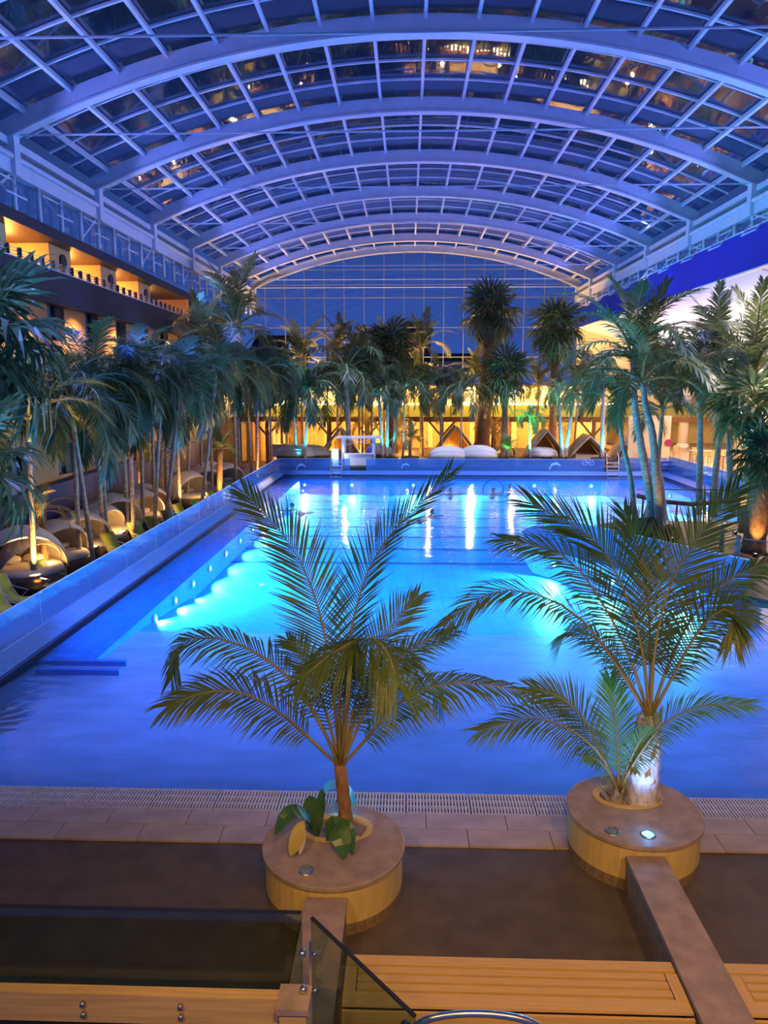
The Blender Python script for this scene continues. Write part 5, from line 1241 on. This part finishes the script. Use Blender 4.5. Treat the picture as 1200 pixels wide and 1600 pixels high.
# ---- people
def figure(name, joints, edges, radii, m, parent, root=0):
    me = bpy.data.meshes.new(name); me.from_pydata([Vector(j) for j in joints], edges, []); me.materials.append(m)
    o = link(name, me, parent); sk = o.modifiers.new('skin', 'SKIN'); sk.use_smooth_shade = True
    if not me.skin_vertices: 
        with bpy.context.temp_override(object=o, active_object=o): bpy.ops.mesh.customdata_skin_add()
    for i, r in enumerate(radii): me.skin_vertices[0].data[i].radius = (r, r)
    me.skin_vertices[0].data[root].use_root = True
    s = o.modifiers.new('sub', 'SUBSURF'); s.levels = 1; s.render_levels = 2
    return o
def head(parent, c, hair=True):
    c = Vector(c); b = bmesh.new(); bmesh.ops.create_uvsphere(b, u_segments=16, v_segments=12, radius=0.115)
    for v in b.verts:
        v.co.z *= 1.18
        if v.co.y < -0.06: v.co.y *= 0.92
        if v.co.z < -0.05: v.co.x *= 0.82
    for x, y, z, r in ((0, -0.118, -0.01, 0.022), (0.115, 0.0, 0.0, 0.025), (-0.115, 0.0, 0.0, 0.025), (0, -0.098, -0.06, 0.02)):
        q = bmesh.ops.create_icosphere(b, subdivisions=1, radius=r, matrix=Matrix.Translation((x, y, z)))
    me = bpy.data.meshes.new('head'); b.to_mesh(me); b.free(); me.materials.append(M['skin']); o = link('head', me, parent, c)
    me.polygons.foreach_set('use_smooth', [True] * len(me.polygons))
    eyes = MB()
    for s in (-0.04, 0.04): eyes.lathe([(0.014, -0.01), (0.014, 0.01), (0, 0.014)], 6, (s, -0.107, 0.025))
    eyes.build('eyes', M['dark'], o)
    b = bmesh.new(); bmesh.ops.create_uvsphere(b, u_segments=16, v_segments=10, radius=0.124)
    for v in b.verts: v.co.z *= 1.18
    bmesh.ops.delete(b, geom=[v for v in b.verts if v.co.z < -0.02 - (0.10 if v.co.y > 0.02 else 0) + (0.07 if v.co.y < -0.05 else 0)], context='VERTS')
    me = bpy.data.meshes.new('hair'); b.to_mesh(me); b.free(); me.materials.append(M['hair']); link('hair', me, o)
def swimmer(label, px, py, arms, rz=0.0, noodle=False):
    p = atz(px, py + 4, 0.0); t = thing('person', label, 'person', (p.x, p.y, -0.02), rz)
    sh_ = 0.05
    J = [(0, 0.62, -0.24), (0, 0.32, -0.14), (0, 0, -0.02), (0, -0.03, 0.13), (0.19, 0, -0.02), (-0.19, 0, -0.02)]
    E_ = [(0, 1), (1, 2), (2, 3), (2, 4), (2, 5)]; R_ = [0.15, 0.15, 0.14, 0.055, 0.065, 0.065]
    for s, (ex, ey, ez, hx, hy, hz) in zip((1, -1), arms):
        i = len(J); J += [(s * ex, ey, ez), (s * hx, hy, hz), (s * (hx + 0.10), hy - 0.03, hz)]; R_ += [0.05, 0.035, 0.03]
        E_ += [(4 if s == 1 else 5, i), (i, i + 1), (i + 1, i + 2)]
    for s in (1, -1):
        i = len(J); J += [(s * 0.1, 0.72, -0.25), (s * 0.13, 1.12, -0.30), (s * 0.13, 1.5, -0.28)]; R_ += [0.085, 0.06, 0.04]; E_ += [(0, i), (i, i + 1), (i + 1, i + 2)]
    figure('body', J, E_, R_, M['skin'], t)
    head(t, (0, -0.05, 0.26))
    MB().lathe([(0.17, -0.12), (0.175, 0.0), (0.165, 0.1)], 14).build('swimwear', M['swim'], t, True, loc=(0, 0.62, -0.24), rot=(PI / 2, 0, 0))
    if noodle:
        n_ = thing('pool_noodle', 'dark blue pool noodle arching around the swimmer', 'pool noodle', (p.x, p.y, 0), rz)
        MB().tube([(0.62 * math.cos(math.radians(200 - 230 * k / 18)) - 0.02, 0.02 - 0.22 * math.sin(math.radians(200 - 230 * k / 18)), 0.30 + 0.60 * math.sin(math.radians(200 - 230 * k / 18))) for k in range(19)], 0.035, 8).build('foam_tube', M['noodle'], n_, True)
    return t
swimmer('swimmer facing the camera with both arms spread on the water', 704, 768, ((0.48, -0.05, 0.05, 0.78, -0.1, 0.12), (0.48, -0.05, 0.03, 0.78, -0.12, 0.04)))
swimmer('swimmer inside the arch of a dark blue pool noodle', 771, 768, ((0.35, -0.15, 0.02, 0.5, -0.3, 0.10), (0.35, -0.15, 0.02, 0.42, -0.3, 0.06)), 0, True)
swimmer('swimmer with only the head out, right of the noodle swimmer', 797, 762, ((0.4, -0.1, -0.05, 0.6, -0.2, 0.0), (0.4, -0.1, -0.05, 0.6, -0.2, 0.0)))
swimmer('swimmer turned right in the middle of the pool', 674, 803, ((0.3, -0.2, 0.0, 0.45, -0.45, 0.02), (0.35, -0.1, -0.05, 0.5, -0.3, -0.02)), 1.2)
swimmer('distant swimmer low in the water behind the left coconut palm', 458, 793, ((0.4, -0.1, -0.02, 0.6, -0.3, 0.03), (0.4, -0.1, -0.05, 0.6, -0.3, 0.0)), -0.6)
swimmer('swimmer partly behind the upright coconut frond', 626, 810, ((0.4, -0.1, -0.02, 0.55, -0.3, 0.0), (0.4, -0.1, -0.05, 0.6, -0.3, 0.0)), 0.5)
# lifeguard seated in the shelter
gx = at(577, 700, 57.2).x
lg = thing('person', 'person in violet shirt sitting behind the lifeguard shelter counter', 'person', (gx, 57.35, TB))
figure('body', [(0, 0, 0.62), (0, 0.02, 0.85), (0, 0, 1.12), (0, -0.02, 1.26), (0.2, 0, 1.12), (-0.2, 0, 1.12), (0.26, -0.12, 0.86), (-0.26, -0.12, 0.86), (0.16, -0.36, 0.92), (-0.16, -0.36, 0.92), (0.1, -0.4, 0.6), (-0.1, -0.4, 0.6), (0.1, -0.42, 0.1), (-0.1, -0.42, 0.1), (0.1, -0.56, 0.04), (-0.1, -0.56, 0.04)],
       [(0, 1), (1, 2), (2, 3), (2, 4), (2, 5), (4, 6), (5, 7), (6, 8), (7, 9), (0, 10), (0, 11), (10, 12), (11, 13), (12, 14), (13, 15)], [0.15, 0.14, 0.15, 0.055, 0.07, 0.07, 0.05, 0.05, 0.04, 0.04, 0.08, 0.08, 0.05, 0.05, 0.04, 0.04], M['skin'], lg)
head(lg, (0, -0.03, 1.40))
MB().lathe([(0.20, 0.62), (0.20, 0.9), (0.23, 1.1), (0.12, 1.2), (0.07, 1.22)], 16).build('shirt', M['poly'], lg, True, scale=(1.15, 0.9, 1))
st = thing('stool', 'white stool under the seated lifeguard', 'stool', (gx, 57.4, TB)); MB().lathe([(0.2, 0.42), (0.22, 0.46), (0, 0.48)], 14).build('seat', M['white'], st); MB().tube([(0, 0, 0), (0, 0, 0.43)], 0.04, 8).build('leg', M['chrome'], st)
# ---- bar on the right
def bar_table(label, x, y):
    t = thing('bar_table', label, 'table', (x, y, 0.9)); MB().box(-1.1, 1.1, -0.4, 0.4, 1.02, 1.08).build('top', M['beam'], t)
    for sx in (-1, 1):
        for sy in (-0.3, 0.3): MB().box(sx * 1.0 - 0.04, sx * 1.0 + 0.04, sy - 0.04, sy + 0.04, 0, 1.02).build('leg', M['beam'], t)
def stool_proto():
    t = bpy.data.objects.new('bar_chair', None); COL.objects.link(t)
    MB().box(-0.22, 0.22, -0.22, 0.22, 0.72, 0.77).build('seat', M['beam'], t)
    MB().box(-0.22, 0.22, 0.18, 0.22, 0.80, 1.22).build('backrest', M['beam'], t)
    for sx in (-0.2, 0.2):
        MB().bar((sx, -0.2, 0), (sx, -0.2, 0.72), 0.04).build('leg', M['beam'], t); MB().bar((sx, 0.2, 0), (sx, 0.2, 1.22), 0.04).build('leg', M['beam'], t)
    MB().box(-0.2, 0.2, -0.22, -0.18, 0.28, 0.32).build('footrest', M['beam'], t)
    return t
bar_table('left wooden high table of the bar', 20.9, 53.2); bar_table('right wooden high table of the bar', 21.6, 49.8)
sp = stool_proto(); G6 = 'wooden bar chairs behind the right pool glass'
BS = [((20.2, 52.4), 'wooden bar chair at the front left of the left high table'), ((21.0, 52.3), 'wooden bar chair at the front middle of the left high table'), ((21.7, 52.5), 'wooden bar chair at the front right of the left high table'), ((20.5, 54.1), 'wooden bar chair behind the left high table'), ((21.0, 48.9), 'wooden bar chair at the front left of the right high table'), ((21.9, 48.9), 'wooden bar chair at the front right of the right high table'), ((22.4, 50.7), 'wooden bar chair behind the right high table'), ((19.8, 55.8), 'wooden bar chair standing alone before the cream wall')]
for i, ((x, y), lab) in enumerate(BS):
    o = sp if i == 0 else copy_tree(sp); o.location = (x, y, 0.9); o.rotation_euler = (0, 0, PI if i in (0, 1, 2, 4, 5) else 0); tag(o, lab, 'chair', G6)
bc = thing('bar_counter', 'long lit bar counter at the back of the bar hall', 'bar', (29.0, 58, 0.9)); MB().box(-0.5, 0.5, -9, 9, 0, 1.1).build('body', M['cream'], bc); MB().box(-0.6, 0.6, -9.1, 9.1, 1.1, 1.16).build('top', M['beam'], bc)
bs = thing('back_shelf', 'glowing back shelf behind the bar counter', 'shelf', (32.0, 58, 0.9)); MB().box(-0.1, 0.4, -9, 9, 0, 3.0).build('back_panel', M['barback'], bs)
for z in (1.2, 1.8, 2.4): MB().box(-0.4, 0.0, -9, 9, z, z + 0.05).build('board', M['darkwood'], bs)
sc_ = thing('wall_screen', 'bluish lit screen beside the bar column', 'screen', (26.3, 53.0, 3.0)); MB().box(-0.6, 0.6, -0.04, 0.04, -0.5, 0.5).build('frame', M['dark'], sc_); MB().box(-0.55, 0.55, -0.05, -0.04, -0.45, 0.45).build('panel', M['screen'], sc_)
struct('wall_bar_partition', MB().box(17.0, 20.2, 58.5, 58.8, TZ, 4.2), M['cream'])
pk = thing('neon_sign', 'pink glowing round wall lamp on the cream wall at the far right corner', 'lamp', at(1044, 692, 58.49)); MB().lathe([(0.28, 0), (0.28, 0.08), (0, 0.1)], 18).build('disc', M['pinklamp'], pk, rot=(PI / 2, 0, 0))
